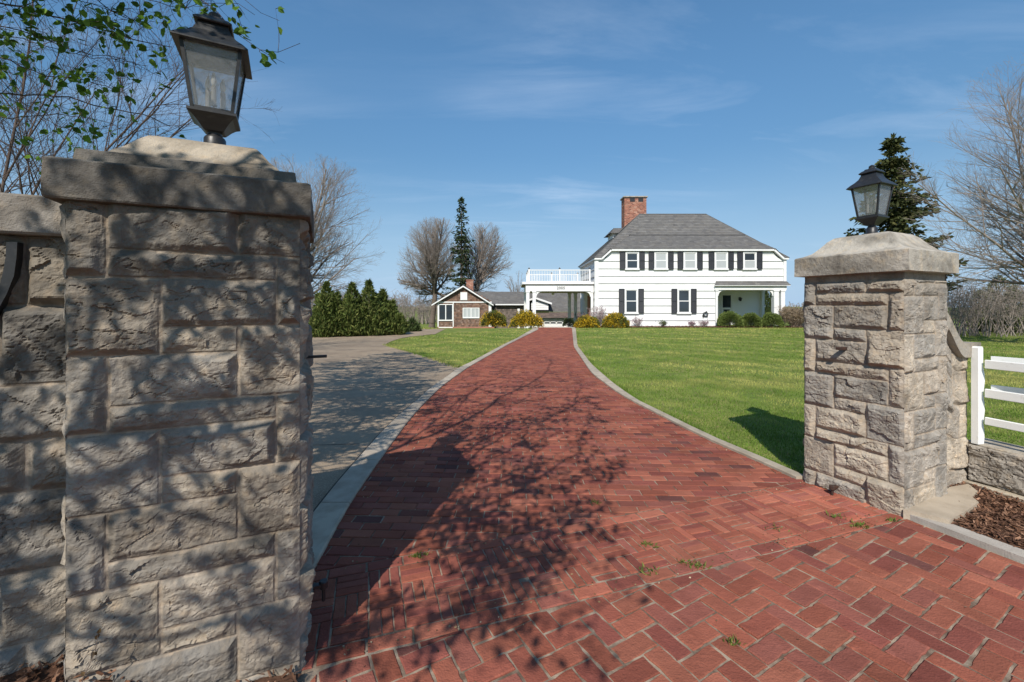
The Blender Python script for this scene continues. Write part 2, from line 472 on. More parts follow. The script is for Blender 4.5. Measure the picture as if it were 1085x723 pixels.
def rect(u0, u1, v0, v1, o, a, wob=.002):
    ca, sa = math.cos(a), math.sin(a); w = lambda: random.uniform(-wob, wob)
    return [(o[0] + (u + w()) * ca - (v + w()) * sa, o[1] + (u + w()) * sa + (v + w()) * ca) for u, v in ((u0, v0), (u1, v0), (u1, v1), (u0, v1))]
def flush(name):
    global BV, BF, BC
    o = mesh_np(name, np.array(BV), BF, M['brick'], None, np.array(BC)); BV, BF, BC = [], [], []
    return tag(o, kind='structure')

# 1. running bond up the drive
BL, BW = .205, .098
y = 1.6; row = 0
while y < 29.4:
    ym = y + BW / 2
    xl, xr = float(li(ym)) - .05, float(ri(ym)) + .06
    if ym > 27.6: xr += (ym - 27.6) * .2
    x = math.floor(xl / BL) * BL + (row % 2) * BL / 2 + random.uniform(-.012, .012) - BL
    sl = .035                                    # the courses are laid a little off square
    while x < xr:
        x0, x1 = max(x, xl), min(x + BL, xr)
        if x1 - x0 > .03:
            p = [(x0, y + (x0 - 1) * -sl), (x1, y + (x1 - 1) * -sl), (x1, y + BW + (x1 - 1) * -sl), (x0, y + BW + (x0 - 1) * -sl)]
            p = [(a + random.uniform(-.002, .002), b + random.uniform(-.002, .002)) for a, b in p]
            p = clip(p, B2 + gn * .045, gn)
            p = clip(p, (-.87, 1.74), (-.25, .97)) if y < 2.6 and x < -.5 else p
            if len(p) >= 3: add_brick(p, dark=.09, bright=.96, gap=.0026, chip=.0018 if y < 6 else 0)
        x += BL
    y += BW; row += 1
flush('brick_drive')
# 2. threshold: two stretcher borders with a basket weave between
th = float((B2 - B1) @ gn)
u = -1.6
for B, s in ((B2, 0), (B1, 1)):
    u = -1.5
    while u < 3.6:
        o0 = B + gn * (-.052 if s == 0 else -.048)
        p = rect(u, u + .205, 0, .095, o0, GA)
        xc = sum(a[0] for a in p) / 4
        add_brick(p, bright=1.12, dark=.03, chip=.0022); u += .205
sq = (th - .1) / 3
for iu in range(-8, 19):
    for iv in range(3):
        for k in range(3):
            if (iu + iv) % 2: p = rect(iu * sq, (iu + 1) * sq, iv * sq + k * sq / 3, iv * sq + (k + 1) * sq / 3, B1 + gn * .05, GA)
            else: p = rect(iu * sq + k * sq / 3, iu * sq + (k + 1) * sq / 3, iv * sq, (iv + 1) * sq, B1 + gn * .05, GA)
            xm = p[0][0]
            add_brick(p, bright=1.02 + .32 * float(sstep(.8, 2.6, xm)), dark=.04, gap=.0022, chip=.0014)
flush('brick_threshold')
# 3. herringbone apron towards the street
HA = math.radians(30); U = .102
APR = ((2.78, 3.01), (2.98, 2.47))
ed = np.array(APR[1]) - np.array(APR[0]); ed /= np.linalg.norm(ed); en = np.array([ed[1], -ed[0]])
if en @ (np.array([0, 0]) - np.array(APR[0])) < 0: en = -en
el = np.array([-.22, -.975]); eln = np.array([.975, -.22])
for i in range(-70, 70):
    for j in range(-70, 70):
        k = (i - j) % 4
        if k == 0: r = (i, i + 2, j, j + 1)
        elif k == 3: r = (i, i + 1, j, j + 2)
        else: continue
        p = rect(r[0] * U, r[1] * U, r[2] * U, r[3] * U, (.4, 1.5), HA, .003)
        cx, cy = p[0]
        if cy < -3.2 or cx < -2.6 or cx > 5: continue
        p = clip(p, B1 - gn * .05, -gn)
        if len(p) > 2: p = clip(p, np.array(APR[0]) + en * .01, en)
        if len(p) > 2: p = clip(p, (-.80, 1.74), eln)
        if len(p) > 2: add_brick(p, dark=.10, gap=.0030, bright=.98, chip=.0030)
flush('brick_apron')
# bed of sandy mortar under all of it
yy = np.linspace(1.2, 29.4, 80)
mv = []; mf = []
for k, v in enumerate(yy):
    mv += [(float(li(v)) - .06 if v > 2.0 else -1.2, v, -.0062), (float(ri(v)) + .07 if v > 3.5 else 3.1, v, -.0062)]
    if k: mf.append((2 * k - 2, 2 * k - 1, 2 * k + 1, 2 * k))
b = len(mv); mv += [(-1.9, -3.2, -.0062), (4.2, -3.2, -.0062), (3.1, 1.2, -.0062), (-1.2, 1.2, -.0062)]; mf.append((b, b + 1, b + 2, b + 3))
tag(mesh_np('mortar_bed', np.array(mv), mf, M['mortar']), kind='structure')

# kerb strips, in lengths with open joints
def kerb(name, fin, fout, y0, y1, seg, cols, h=.028, drop=None):
    mb = MB(); y = y0
    while y < y1:
        e = min(y + seg * random.uniform(.7, 1.3), y1)
        ys_ = np.linspace(y + .006, e - .006, 5)
        c = random.choice(cols); k = random.gauss(1, .07); mb.cur = tuple(v * k for v in c)
        rings = []
        for v in ys_:
            a, b_ = float(fin(v)), float(fout(v)); s = 1 if b_ > a else -1
            rings.append([(a, v, -.03), (a, v, h - .008), (a + s * .01, v, h), (b_ - s * .01, v, h), (b_, v, h - .008), (b_, v, -.03)])
        if fout(y) < fin(y): rings = [r[::-1] for r in rings]
        mb.loft([r[::-1] for r in rings])
        y = e
    return tag(mb.build(name, M['kerb']), kind='structure')
kerb('kerb', li, lo_, 2.35, 29.0, 1.15, [(.40, .34, .27), (.35, .30, .24), (.45, .385, .30), (.37, .325, .265)], h=.022)
kerb('kerb', ri, ro, 3.66, 29.0, 2.2, [(.38, .325, .25), (.42, .355, .275), (.35, .30, .235)], h=.03)
mb = MB()                                        # kerb of the mulch bed right of the gate
for t0, t1, c in ((-.02, .9, .40), (.912, 2.4, .37), (2.412, 4.6, .42)):
    a = np.array(APR[0]) + ed * t0; b_ = np.array(APR[0]) + ed * t1; mb.cur = (c, c * .9, c * .78)
    o_ = -en * .11
    P4 = [a, b_, b_ + o_, a + o_]
    mb.loft([[(p[0], p[1], z) for p in P4] for z in (-.03, .035)])
tag(mb.build('kerb', M['kerb']), kind='structure')
mb = MB(); mb.cur = (.43, .36, .275)               # rough concrete footing at the foot of the right pillar
pad = [G(*p) for p in ((957, 549), (1008, 524), (1026, 521), (1036, 529), (1030, 535), (1037, 541), (1022, 552), (1006, 561), (990, 557), (975, 553))]
mb.loft([[(x, y_, z) for x, y_ in pad] for z in (-.02, .062)])
tag(mb.build('concrete_footing', M['kerb']), kind='structure')

# concrete drive on the left
cp = [G(*p) for p in ((408, 365), (414, 362), (424, 358.6), (436, 356.6), (461, 354.2))]
isl = [G(*p) for p in ((486, 390), (465, 382.5), (445, 376.3), (425, 370.5), (412, 367))]
edge = [(float(lo_(v)) + .02, v) for v in np.linspace(2.3, 10.0, 16)]
conc = edge + isl + cp + [(-4.3, 27.5), (-7.5, 27.5), (-9.2, 22), (-10.2, 18.6), (-11, 15), (-11, 9), (-7, 4.2), (-2.4, 3.4), (-1.25, 2.45)]
def fan_poly(pts, z): return [(x, y_, z) for x, y_ in pts]
import bmesh
from mathutils.geometry import tessellate_polygon
tri = tessellate_polygon([[Vector((x, y_, 0)) for x, y_ in conc]])
tag(mesh_np('concrete_drive', np.array(fan_poly(conc, -.001)), [tuple(t) for t in tri], M['concrete']), kind='structure')
ISLAND = edge and [(float(lo_(v)), v) for v in np.linspace(10.2, 28.5, 14)] + cp[::-1] + isl[::-1]

jm = MB(); yj_ = np.linspace(2.4, 10.2, 40)            # open joints of the concrete: along the kerb and across the drive
for a, b in zip(yj_, yj_[1:]): jm.quad((float(lo_(a)) - .022, a, .002), (float(lo_(a)) - .003, a, .002), (float(lo_(b)) - .003, b, .002), (float(lo_(b)) - .022, b, .002))
for (xa_, ya_), (xb_, yb_) in (((-1.66, 4.6), (-8, 4.0)), ((-1.75, 7.6), (-9, 7.2)), ((-2.1, 11.2), (-10, 11.4)), ((-4.2, 15.2), (-10, 15.6))):
    jm.quad((xa_, ya_, .0022), (xb_, yb_, .0022), (xb_, yb_ + .012, .0022), (xa_, ya_ + .012, .0022))
tag(jm.build('expansion_joint', mat('dark_joint', (.05, .042, .035), .95)), kind='structure')

# ------------------------------------------------------------------ stone work
def ashlar(W, H, ztop, band=.277, split=.18, wid=(.15, .36, .70, .88), z0=1.60, flip=False):
    cells = []
    def put(a, b, c, d):
        c, d = max(c, 0), min(d, H)
        if d - c < .01: return
        if flip: a, b = 1 - b, 1 - a
        cells.append((a * W, b * W, c, d))
    for k in range(-3, 9):
        zt = z0 - band * k
        if k % 2 == 0:
            put(0, wid[1], zt - band, zt); put(wid[1], wid[3], zt - split, zt); put(wid[1], wid[2], zt - band, zt - split)
            put(wid[2], 1, zt - split - band, zt - split)
        else:
            put(0, wid[0], zt - band, zt); put(wid[0], wid[2], zt - split, zt); put(wid[0], wid[3], zt - band, zt - split)
            put(wid[3], 1, zt - split - band, zt - split)
    return cells
STONES = [(.37, .32, .265), (.32, .285, .245), (.40, .345, .28), (.295, .27, .24), (.35, .315, .275), (.42, .365, .30)]
def stone_face(W, H, cells, res, seed, amp=(.010, .026), joint=.006, top=None, tint=1.0, dirt=0.0, mort=(.36, .30, .235), rough=1.0):
    nu = max(3, int(W / res) + 1); nv = max(3, int(H / res) + 1)
    u, v = np.meshgrid(np.linspace(0, W, nu), np.linspace(0, H, nv))
    uw = u + fbm(u * 9, v * 9, seed, 3) * .006; vw = v + fbm(u * 8, v * 8, seed + 5, 3) * .006
    uw = np.where((u < 1e-6), 0, np.where(u > W - 1e-6, W, uw))
    e = np.full(u.shape, -1.0); am = np.zeros(u.shape); cr = np.zeros(u.shape + (3,)); cr[:] = mort
    tx = np.zeros(u.shape); ty = np.zeros(u.shape)
    rg = np.random.default_rng(seed)
    ou = np.zeros(u.shape); ov = np.zeros(u.shape); rf = np.ones(u.shape); blk = np.zeros(u.shape)
    for (a, b, c, d) in cells:
        m = (uw >= a) & (uw <= b) & (vw >= c) & (vw <= d)
        el_ = np.where(a <= 1e-6, uw + joint + .002, uw - a); er = np.where(b >= W - 1e-6, W - uw + joint + .002, b - uw)
        et = np.where(d >= H - 1e-6, H - vw + .02, d - vw); eb = np.where(c <= 1e-6, vw + .02, vw - c)
        ee = np.minimum(np.minimum(el_, er), np.minimum(et, eb)) - joint
        e = np.where(m, ee, e); k = rg.uniform(*amp); am = np.where(m, k, am)
        s = np.array(STONES[rg.integers(len(STONES))]) * [.99, .985, .96] * rg.normal(1, .06) * tint
        cr[m] = s
        ou = np.where(m, rg.uniform(0, 40), ou); ov = np.where(m, rg.uniform(0, 40), ov); rf = np.where(m, rg.uniform(.35, 1.15), rf)
        tx = np.where(m, (uw - (a + b) / 2) * rg.normal(0, .05), tx); ty = np.where(m, (vw - (c + d) / 2) * rg.normal(0, .09), ty)
    ramp = sstep(0, .022 + .012 * vn(u * 12, v * 12, seed + 3), e)
    rr = sstep(-.003, .003, e)
    du = fbm(u * 7, v * 7, seed + 9, 3) * .05
    U2 = u + ou; V2 = v + ov
    Fc = facets((U2 + du) * 7, (V2 + du) * 12, seed); F2 = facets(U2 * 26 + du * 20, V2 * 34, seed + 2)
    rid = 1 - np.abs(fbm(U2 * 7, V2 * 13, seed + 4, 4)) * 2
    h = am * .75 + tx + ty + rough * (rf * (.0105 * Fc + .0030 * F2 - .009 * sstep(.93, 1.0, rid)) + .006 * fbm(U2 * 15, V2 * 24, seed + 1, 5, .6))
    d_ = ramp * np.maximum(h, -.004) + rr * .0030 * fbm(u * 80, v * 80, seed + 7, 3) + (1 - rr) * (-.006 + .002 * fbm(u * 60, v * 60, seed + 8, 2))
    col = np.where(rr[..., None] > .5, cr, np.array(mort) * (1 + .2 * fbm(u * 30, v * 30, seed, 2)[..., None]))
    # soot and lichen: patches that belong to the stone
    dn = sstep(.0, .5, fbm(u * 3.1, v * 3.1, seed + 11, 5) + dirt - .15)
    gr_ = fbm(U2 * 55, V2 * 55, seed + 14, 3)
    streak = sstep(.15, .5, fbm(u * 9, v * 1.1, seed + 15, 4))
    col = col * (1 - .45 * dn[..., None]) * (1 - .16 * streak[..., None]) * (1 + .16 * gr_[..., None]) * (1 + .10 * fbm(u * 20, v * 20, seed + 12, 3)[..., None])
    if top is not None:
        v = v * (top(u) / H)
    return u, v, d_, col
def face_arrays(fa, origin, ux, n):
    u, v, d, c = fa
    origin = np.array(origin, float); ux = np.array(ux, float); n = np.array(n, float)
    V = origin + u[..., None] * ux + v[..., None] * np.array([0, 0, 1.]) + d[..., None] * n
    h, w_ = u.shape; ii = np.arange(h * w_).reshape(h, w_)
    q = np.stack([ii[:-1, :-1], ii[:-1, 1:], ii[1:, 1:], ii[1:, :-1]], -1).reshape(-1, 4)
    return V.reshape(-1, 3), q, c.reshape(-1, 3)
def join_faces(parts):
    Vs, Qs, Cs = [], [], []; b = 0
    for V, q, c in parts:
        Vs.append(V); Qs.append(q + b); Cs.append(c); b += len(V)
    return np.concatenate(Vs), [np.concatenate(Qs)], np.concatenate(Cs)

def rough_loft(prof, half, cen, rot, nseg=26, amp=.004, seed=0, base=(.40, .36, .31), per_side_tint=True):
    """square-plan stone cap: prof = (half width factor offset, z) rings, edges a little worn"""
    V = []; C = []
    for k, (hw, hd, z) in enumerate(prof):
        for s in range(4):
            for i in range(nseg):
                t = -1 + 2 * i / nseg
                x, y_ = [(t * hw, -hd), (hw, t * hd), (-t * hw, hd), (-hw, -t * hd)][s]
                V.append((x, y_, z))
    V = np.array(V)
    nz = fbm(V[:, 0] * 14 + V[:, 2] * 9, V[:, 1] * 14 + V[:, 2] * 8, seed, 5, .65)
    nrm = V[:, :2] / (np.linalg.norm(V[:, :2], axis=1, keepdims=True) + 1e-6)
    V[:, :2] += nrm * (nz * amp * 1.6)[:, None]
    V[:, 2] += amp * .8 * fbm(V[:, 0] * 12, V[:, 1] * 12, seed + 3, 3)
    st = sstep(-.1, .45, fbm(V[:, 0] * 3.2 + V[:, 2] * 3, V[:, 1] * 3.2 - V[:, 2] * 5, seed + 6, 5))
    C = np.array(base)[None] * (1 - .38 * st)[:, None]
    n = 4 * nseg; F_ = []
    for k in range(len(prof) - 1):
        for i in range(n):
            j = (i + 1) % n
            F_.append((k * n + i, k * n + j, (k + 1) * n + j, (k + 1) * n + i))
    F_.append(tuple(range(n - 1, -1, -1))); F_.append(tuple(range((len(prof) - 1) * n, len(prof) * n)))
    R = np.array([[math.cos(rot), -math.sin(rot)], [math.sin(rot), math.cos(rot)]])
    V[:, :2] = V[:, :2] @ R.T + np.array(cen)
    return V, F_, C

def subdiv_prof(p, step=.012):
    out = [p[0]]
    for a, b in zip(p, p[1:]):
        n = max(1, int(max(abs(a[0] - b[0]), abs(a[1] - b[1]), abs(a[2] - b[2])) / step))
        for i in range(1, n + 1):
            t = i / n; out.append(tuple(a[k] + (b[k] - a[k]) * t for k in range(3)))
    return out

# ---- left pillar
AL = math.radians(24); cL = np.array([-.87, 1.74]); uL = np.array([math.cos(AL), math.sin(AL)]); sL = np.array([-math.sin(AL), math.cos(AL)])
WL, DL, HL = .715, .70, 1.86
lp = wroot('gate_pillar', tuple(cL - uL * WL / 2 + sL * DL / 2) + (0,), 0,
           'big dark stone gate pillar at left, dappled by tree shade', 'gate pillar')
e3 = lambda a: (a[0], a[1], 0)
o1 = cL - uL * WL
ZB = -.05
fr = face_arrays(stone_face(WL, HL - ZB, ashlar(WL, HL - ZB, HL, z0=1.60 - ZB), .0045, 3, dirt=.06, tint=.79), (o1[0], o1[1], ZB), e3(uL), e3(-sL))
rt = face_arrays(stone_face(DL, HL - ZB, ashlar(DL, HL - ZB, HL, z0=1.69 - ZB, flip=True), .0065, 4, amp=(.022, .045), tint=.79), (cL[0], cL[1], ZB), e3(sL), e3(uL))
o2 = cL + sL * DL
bk = face_arrays(stone_face(WL, HL - ZB, ashlar(WL, HL - ZB, HL, z0=1.60 - ZB), .02, 5), (o2[0], o2[1], ZB), e3(-uL), e3(sL))
o3 = cL + sL * DL - uL * WL
lf = face_arrays(stone_face(DL, HL - ZB, ashlar(DL, HL - ZB, HL, z0=1.60 - ZB), .02, 6), (o3[0], o3[1], ZB), e3(-sL), e3(-uL))
V, Q, C = join_faces([fr, rt, bk, lf])
# upper courses are darker: by height, with a noisy lower edge
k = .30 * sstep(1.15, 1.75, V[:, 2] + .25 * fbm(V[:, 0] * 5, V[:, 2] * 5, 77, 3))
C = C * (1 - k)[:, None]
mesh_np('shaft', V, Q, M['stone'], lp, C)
hw, hd = WL / 2 + .042, DL / 2 + .042
cenL = cL - uL * WL / 2 + sL * DL / 2
prof = subdiv_prof([(hw - .05, hd - .05, 1.855), (hw - .004, hd - .004, 1.858), (hw, hd, 1.864), (hw, hd, 1.988), (hw - .01, hd - .01, 1.996), (hw - .055, hd - .055, 2.0),
        (hw - .06, hd - .06, 2.045), (hw - .07, hd - .07, 2.05), (hw - .115, hd - .115, 2.055), (hw - .13, hd - .13, 2.075),
        (hw - .16, hd - .16, 2.105), (hw - .19, hd - .19, 2.145), (hw - .215, hd - .215, 2.172), (hw - .23, hd - .23, 2.18), (.04, .04, 2.185)])
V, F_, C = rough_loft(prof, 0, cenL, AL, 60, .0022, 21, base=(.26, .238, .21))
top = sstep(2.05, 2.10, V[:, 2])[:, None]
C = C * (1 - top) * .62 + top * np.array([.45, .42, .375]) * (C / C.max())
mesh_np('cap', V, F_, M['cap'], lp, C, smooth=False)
def pintle(parent, base, d, pin=True, L=.075, s=1):
    mb = MB(); b = Vector(base); d = Vector(d).normalized(); sd_ = d.cross(Vector((0, 0, 1)))
    Mx = Matrix.Translation(b) @ Matrix((( d.x, sd_.x, 0), (d.y, sd_.y, 0), (0, 0, 1))).to_4x4()
    mb.bbox(-.02, L, -.013 * s, .013 * s, -.008 * s, .008 * s, .002, Mx)
    if pin:
        mb.lathe([(.017 * s, -.016), (.019 * s, -.012), (.019 * s, .014), (.016 * s, .018)], (L - .005, 0, 0), 12, Mx)
        mb.lathe([(.006, -.075), (.0085, -.07), (.0085, -.01)], (L - .005, 0, 0), 10, Mx)
    return mb.build('iron_pintle', M['rust'] if s > 1.05 else M['black'], parent)
pz = lambda t, z: (cL[0] + sL[0] * t + uL[0] * .02, cL[1] + sL[1] * t + uL[1] * .02, z)
pintle(lp, pz(.30, PZ(379, 2.0)), e3(uL), False, .085, .8)
pintle(lp, pz(.16, PZ(626, 1.88)), e3(uL), True, .075, 1)

# ---- left wing wall, set back from the pillar's face
lw = wroot('wing_wall', tuple(o1 - uL * .5 + sL * .3) + (0,), 0, 'dark stone wing wall with flat coping left of the big pillar', 'stone wall')
WWL = 1.15
w0 = o1 - uL * WWL + sL * .13
cells = []
zz = [1.75, 1.50, 1.22, 1.02, .84, .55, .30, .10, -.05]
rw = np.random.default_rng(4)
for i, (t, b) in enumerate(zip(zz, zz[1:])):
    u0 = 0; brk = [WWL - .10 - (.13 if i % 2 else .28), ] if i % 3 else [WWL - .16]
    brk = [WWL - .9 + .1 * (i % 2), WWL - .52 + .14 * (i % 3)] + brk
    for e_ in sorted(brk) + [WWL]:
        cells.append((u0, e_, b + .05, t + .05)); u0 = e_
fa = face_arrays(stone_face(WWL, 1.80, cells, .006, 12, amp=(.012, .04), dirt=.08, tint=.79), (w0[0], w0[1], -.05), e3(uL), e3(-sL))
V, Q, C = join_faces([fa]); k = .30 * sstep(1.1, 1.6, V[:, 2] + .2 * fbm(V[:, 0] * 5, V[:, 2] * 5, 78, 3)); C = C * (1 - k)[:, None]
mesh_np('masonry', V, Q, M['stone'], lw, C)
R2 = Matrix(((uL[0], sL[0], 0, 0), (uL[1], sL[1], 0, 0), (0, 0, 1, 0), (0, 0, 0, 1)))
mb = MB(); mb.cur = (.30, .27, .235)
Mw = Matrix.Translation((w0[0], w0[1], 0)) @ R2
mb.box(0, WWL, .03, .40, -.05, 1.745, Mw)
mb.build('core', M['cap'], lw)
mb = MB(); mb.cur = (.27, .245, .215)
mb.bbox(0, WWL - .002, -.055, .45, 1.747, 1.885, .008, Mw)
mb.build('coping', M['cap'], lw)
def wallpt(px, py):                               # the wall face seen at a pixel
    k = (px - CX) / F; u_ = (k * w0[1] - w0[0]) / (uL[0] - k * uL[1]); y_ = w0[1] + uL[1] * u_
    return (u_, PZ(py, y_))
strip_pts = [wallpt(*p) for p in ((25, 258), (24, 275), (21.5, 293), (14, 312), (5, 328), (-10, 348), (-10, 333), (0, 321), (6, 306), (11, 285), (13, 272), (13.5, 258))]
mb = MB(); mb.prism([(a, -.034, b) for a, b in strip_pts], (0, .034, 0), Mw); mb.build('curved_dark_strip', M['black'], lw)  # black curved strip standing proud of the wall face

# ---- right pillar
AR = math.radians(24.5); cR = np.array([2.78, 3.01]); uR = np.array([math.cos(AR), math.sin(AR)]); sR = np.array([-math.sin(AR), math.cos(AR)])
WR, DR, HR = .62, .68, 1.745
cenR = cR + uR * WR / 2 + sR * DR / 2
rp = wroot('gate_pillar', tuple(cenR) + (0,), 0, 'sunlit stone gate pillar at right beside the white fence', 'gate pillar')
fr = face_arrays(stone_face(WR, HR + .05, ashlar(WR, HR, HR, z0=1.62, wid=(.22, .45, .72, .80)), .0065, 31, amp=(.006, .016), tint=1.06, dirt=-.12, rough=1.0), (cR[0], cR[1], -.05), e3(uR), e3(-sR))
ol = cR + sR * DR
lf = face_arrays(stone_face(DR, HR + .05, ashlar(DR, HR, HR, z0=1.55, wid=(.13, .33, .66, .86)), .0065, 32, amp=(.012, .032), tint=.96, dirt=-.05, rough=1.35), (ol[0], ol[1], -.05), e3(-sR), e3(-uR))
ob = cR + uR * WR + sR * DR
bk = face_arrays(stone_face(WR, HR + .05, ashlar(WR, HR, HR), .02, 33), (ob[0], ob[1], -.05), e3(-uR), e3(sR))
orr = cR + uR * WR
rt = face_arrays(stone_face(DR, HR + .05, ashlar(DR, HR, HR), .02, 34), (orr[0], orr[1], -.05), e3(sR), e3(uR))
V, Q, C = join_faces([fr, lf, bk, rt])
k = .16 * sstep(1.1, 1.6, V[:, 2] + .3 * fbm(V[:, 0] * 5, V[:, 2] * 5, 79, 3)); C = C * (1 - k)[:, None]
mesh_np('shaft', V, Q, M['stone'], rp, C)
hw, hd = WR / 2 + .055, DR / 2 + .05
prof = subdiv_prof([(hw - .05, hd - .05, 1.74), (hw, hd, 1.747), (hw, hd, 1.895), (hw - .008, hd - .008, 1.903), (hw - .045, hd - .045, 1.912),
        (hw - .09, hd - .09, 1.935), (hw - .13, hd - .13, 1.98), (hw - .165, hd - .165, 2.03), (hw - .20, hd - .20, 2.06), (hw - .22, hd - .22, 2.066), (.04, .04, 2.07)])
V, F_, C = rough_loft(prof, 0, cenR, AR, 60, .0024, 41, base=(.43, .39, .33))
mesh_np('cap', V, F_, M['cap'], rp, C, smooth=False)
pq = lambda t, z: (cR[0] + sR[0] * t - uR[0] * .015, cR[1] + sR[1] * t - uR[1] * .015, z)
pintle(rp, pq(.37, PZ(369, 3.35)), e3(-uR), False, .085, 1.3)
pintle(rp, pq(.42, PZ(515, 3.39)), e3(-uR), True, .07, 1.1)

# ---- right wing wall with swept coping
rwall = wroot('wing_wall', tuple(cR + uR * (WR + .35) + sR * .3) + (0,), 0, 'short stone wing wall with swept coping between right pillar and fence', 'stone wall')
WW = .56
q0 = cR + uR * WR + sR * .075
def ctop(u): return 1.075 + .30 * (1 - sstep(.0, .42, u))     # underside of the coping
cells = [(0, .2, .0, .28), (.2, WW, .0, .2), (.2, WW, .2, .45), (0, .2, .28, .62), (.2, .42, .45, .72), (.42, WW, .45, .72), (0, .3, .62, .9), (.3, WW, .72, 1.0), (0, .3, .9, 1.12), (.3, WW, 1.0, 1.12)]
fa = face_arrays(stone_face(WW, 1.12, cells, .008, 51, amp=(.006, .02), tint=1.15, dirt=-.15, top=lambda u: ctop(u) + .05), (q0[0], q0[1], -.05), e3(uR), e3(-sR))
mesh_np('masonry', *[fa[0], [fa[1]]], M['stone'], rwall, fa[2])
R3 = Matrix(((uR[0], sR[0], 0, 0), (uR[1], sR[1], 0, 0), (0, 0, 1, 0), (0, 0, 0, 1)))
Mw = Matrix.Translation((q0[0], q0[1], 0)) @ R3
mb = MB(); mb.cur = (.42, .37, .30)
us = np.linspace(0, WW, 22)
mb.loft([[(u_, .03, -.05), (u_, .36, -.05), (u_, .36, float(ctop(u_)) - .002), (u_, .03, float(ctop(u_)) - .002)] for u_ in us], Mw)
mb.build('core', M['cap'], rwall)
mb = MB(); mb.cur = (.36, .32, .265)
us = np.linspace(0, WW + .12, 26)
mb.loft([[(u_, -.045, float(ctop(u_))), (u_, .40, float(ctop(u_))), (u_, .40, float(ctop(u_)) + .115), (u_, -.045, float(ctop(u_)) + .115)] for u_ in us], Mw)
mb.build('coping', M['cap'], rwall)

# ---- low retaining wall that carries the fence
fd = np.array([.24, -.97]); fd /= np.linalg.norm(fd); fn = np.array([fd[1], -fd[0]])      # fn faces the drive
if fn[0] > 0: fn = -fn
f0 = np.array([3.79, 3.53])
rl = wroot('retaining_wall', tuple(f0 + fd * 1.4) + (0,), 0, 'low rough stone retaining wall under the white fence', 'retaining wall')
LW = 3.4
fa = face_arrays(stone_face(LW, .30, [(0, .75, 0, .30), (.75, 1.7, 0, .3), (1.7, 2.6, 0, .3), (2.6, LW, 0, .3)], .009, 61, amp=(.004, .012), tint=.92, rough=1.3), (f0[0] , f0[1], .06), e3(fd), e3(fn))
mesh_np('masonry', fa[0], [fa[1]], M['stone'], rl, fa[2])
R4 = Matrix(((fd[0], -fn[0], 0, 0), (fd[1], -fn[1], 0, 0), (0, 0, 1, 0), (0, 0, 0, 1)))
Mf = Matrix.Translation((f0[0], f0[1], 0)) @ R4
mb = MB(); mb.cur = (.40, .35, .28)
mb.bbox(-.05, LW, .012, .30, .05, .365, .006, Mf)
mb.build('core', M['cap'], rl)
mb = MB(); mb.cur = (.46, .40, .31)
x = -.05
for L_ in (.72, .9, .8, 1.0):
    mb.bbox(x, x + L_ - .008, -.06, .25, -.04, .058, .008, Mf); x += L_
mb.build('plinth', M['cap'], rl)

# ---- white fence
fence = wroot('rail_fence', tuple(f0 + fd * .05) + (.36,), 0, 'white painted board fence on the low wall at the right edge', 'fence')
def post(t, notch=True):
    mb = MB()
    zt = 1.165
    pts = [(0, .366), (0, zt - .012), (.010, zt), (.048, zt), (.058, zt - .012), (.058, 1.0), (.074, .94), (.078, .88), (.064, .80), (.058, .78), (.072, .70), (.078, .64), (.064, .56), (.058, .54), (.070, .48), (.074, .42), (.066, .366)]
    mb.prism([(t, a, z) for a, z in pts], (.045, 0, 0), Mf)
    return mb.build('post', M['fencewhite'], fence)
post(.02); post(1.9)
for zc_, hh in ((1.035, .045), (.80, .045), (.575, .04)):
    mb = MB(); mb.bbox(.09, 2.9, .024, .048, zc_ - hh, zc_ + hh - .02, .004, Mf); mb.build('rail', M['fencewhite'], fence)
# the run that leaves along the field
gd2 = np.array([.86, .51]) * 1.0; gd2 /= np.linalg.norm(gd2)
Mg = Matrix.Translation((f0[0] + .03, f0[1] - .02, 0)) @ Matrix(((fd[0], 0, 0, 0), (fd[1], 0, 0, 0), (0, 0, 1, 0), (0, 0, 0, 1)))
for zc_ in (1.035, .80):
    mb = MB(); a = np.array([f0[0], f0[1]]) - fn * .10 + fd * .09; b_ = a + fd * 2.2 - fn * .42
    p = [(a[0], a[1]), (b_[0], b_[1]), (b_[0] + .02, b_[1] + .006), (a[0] + .02, a[1] + .006)]
    mb.loft([[(x, y_, z) for x, y_ in p] for z in (zc_ - .005, zc_ + .052)]); mb.build('rail', M['fencewhite'], fence)

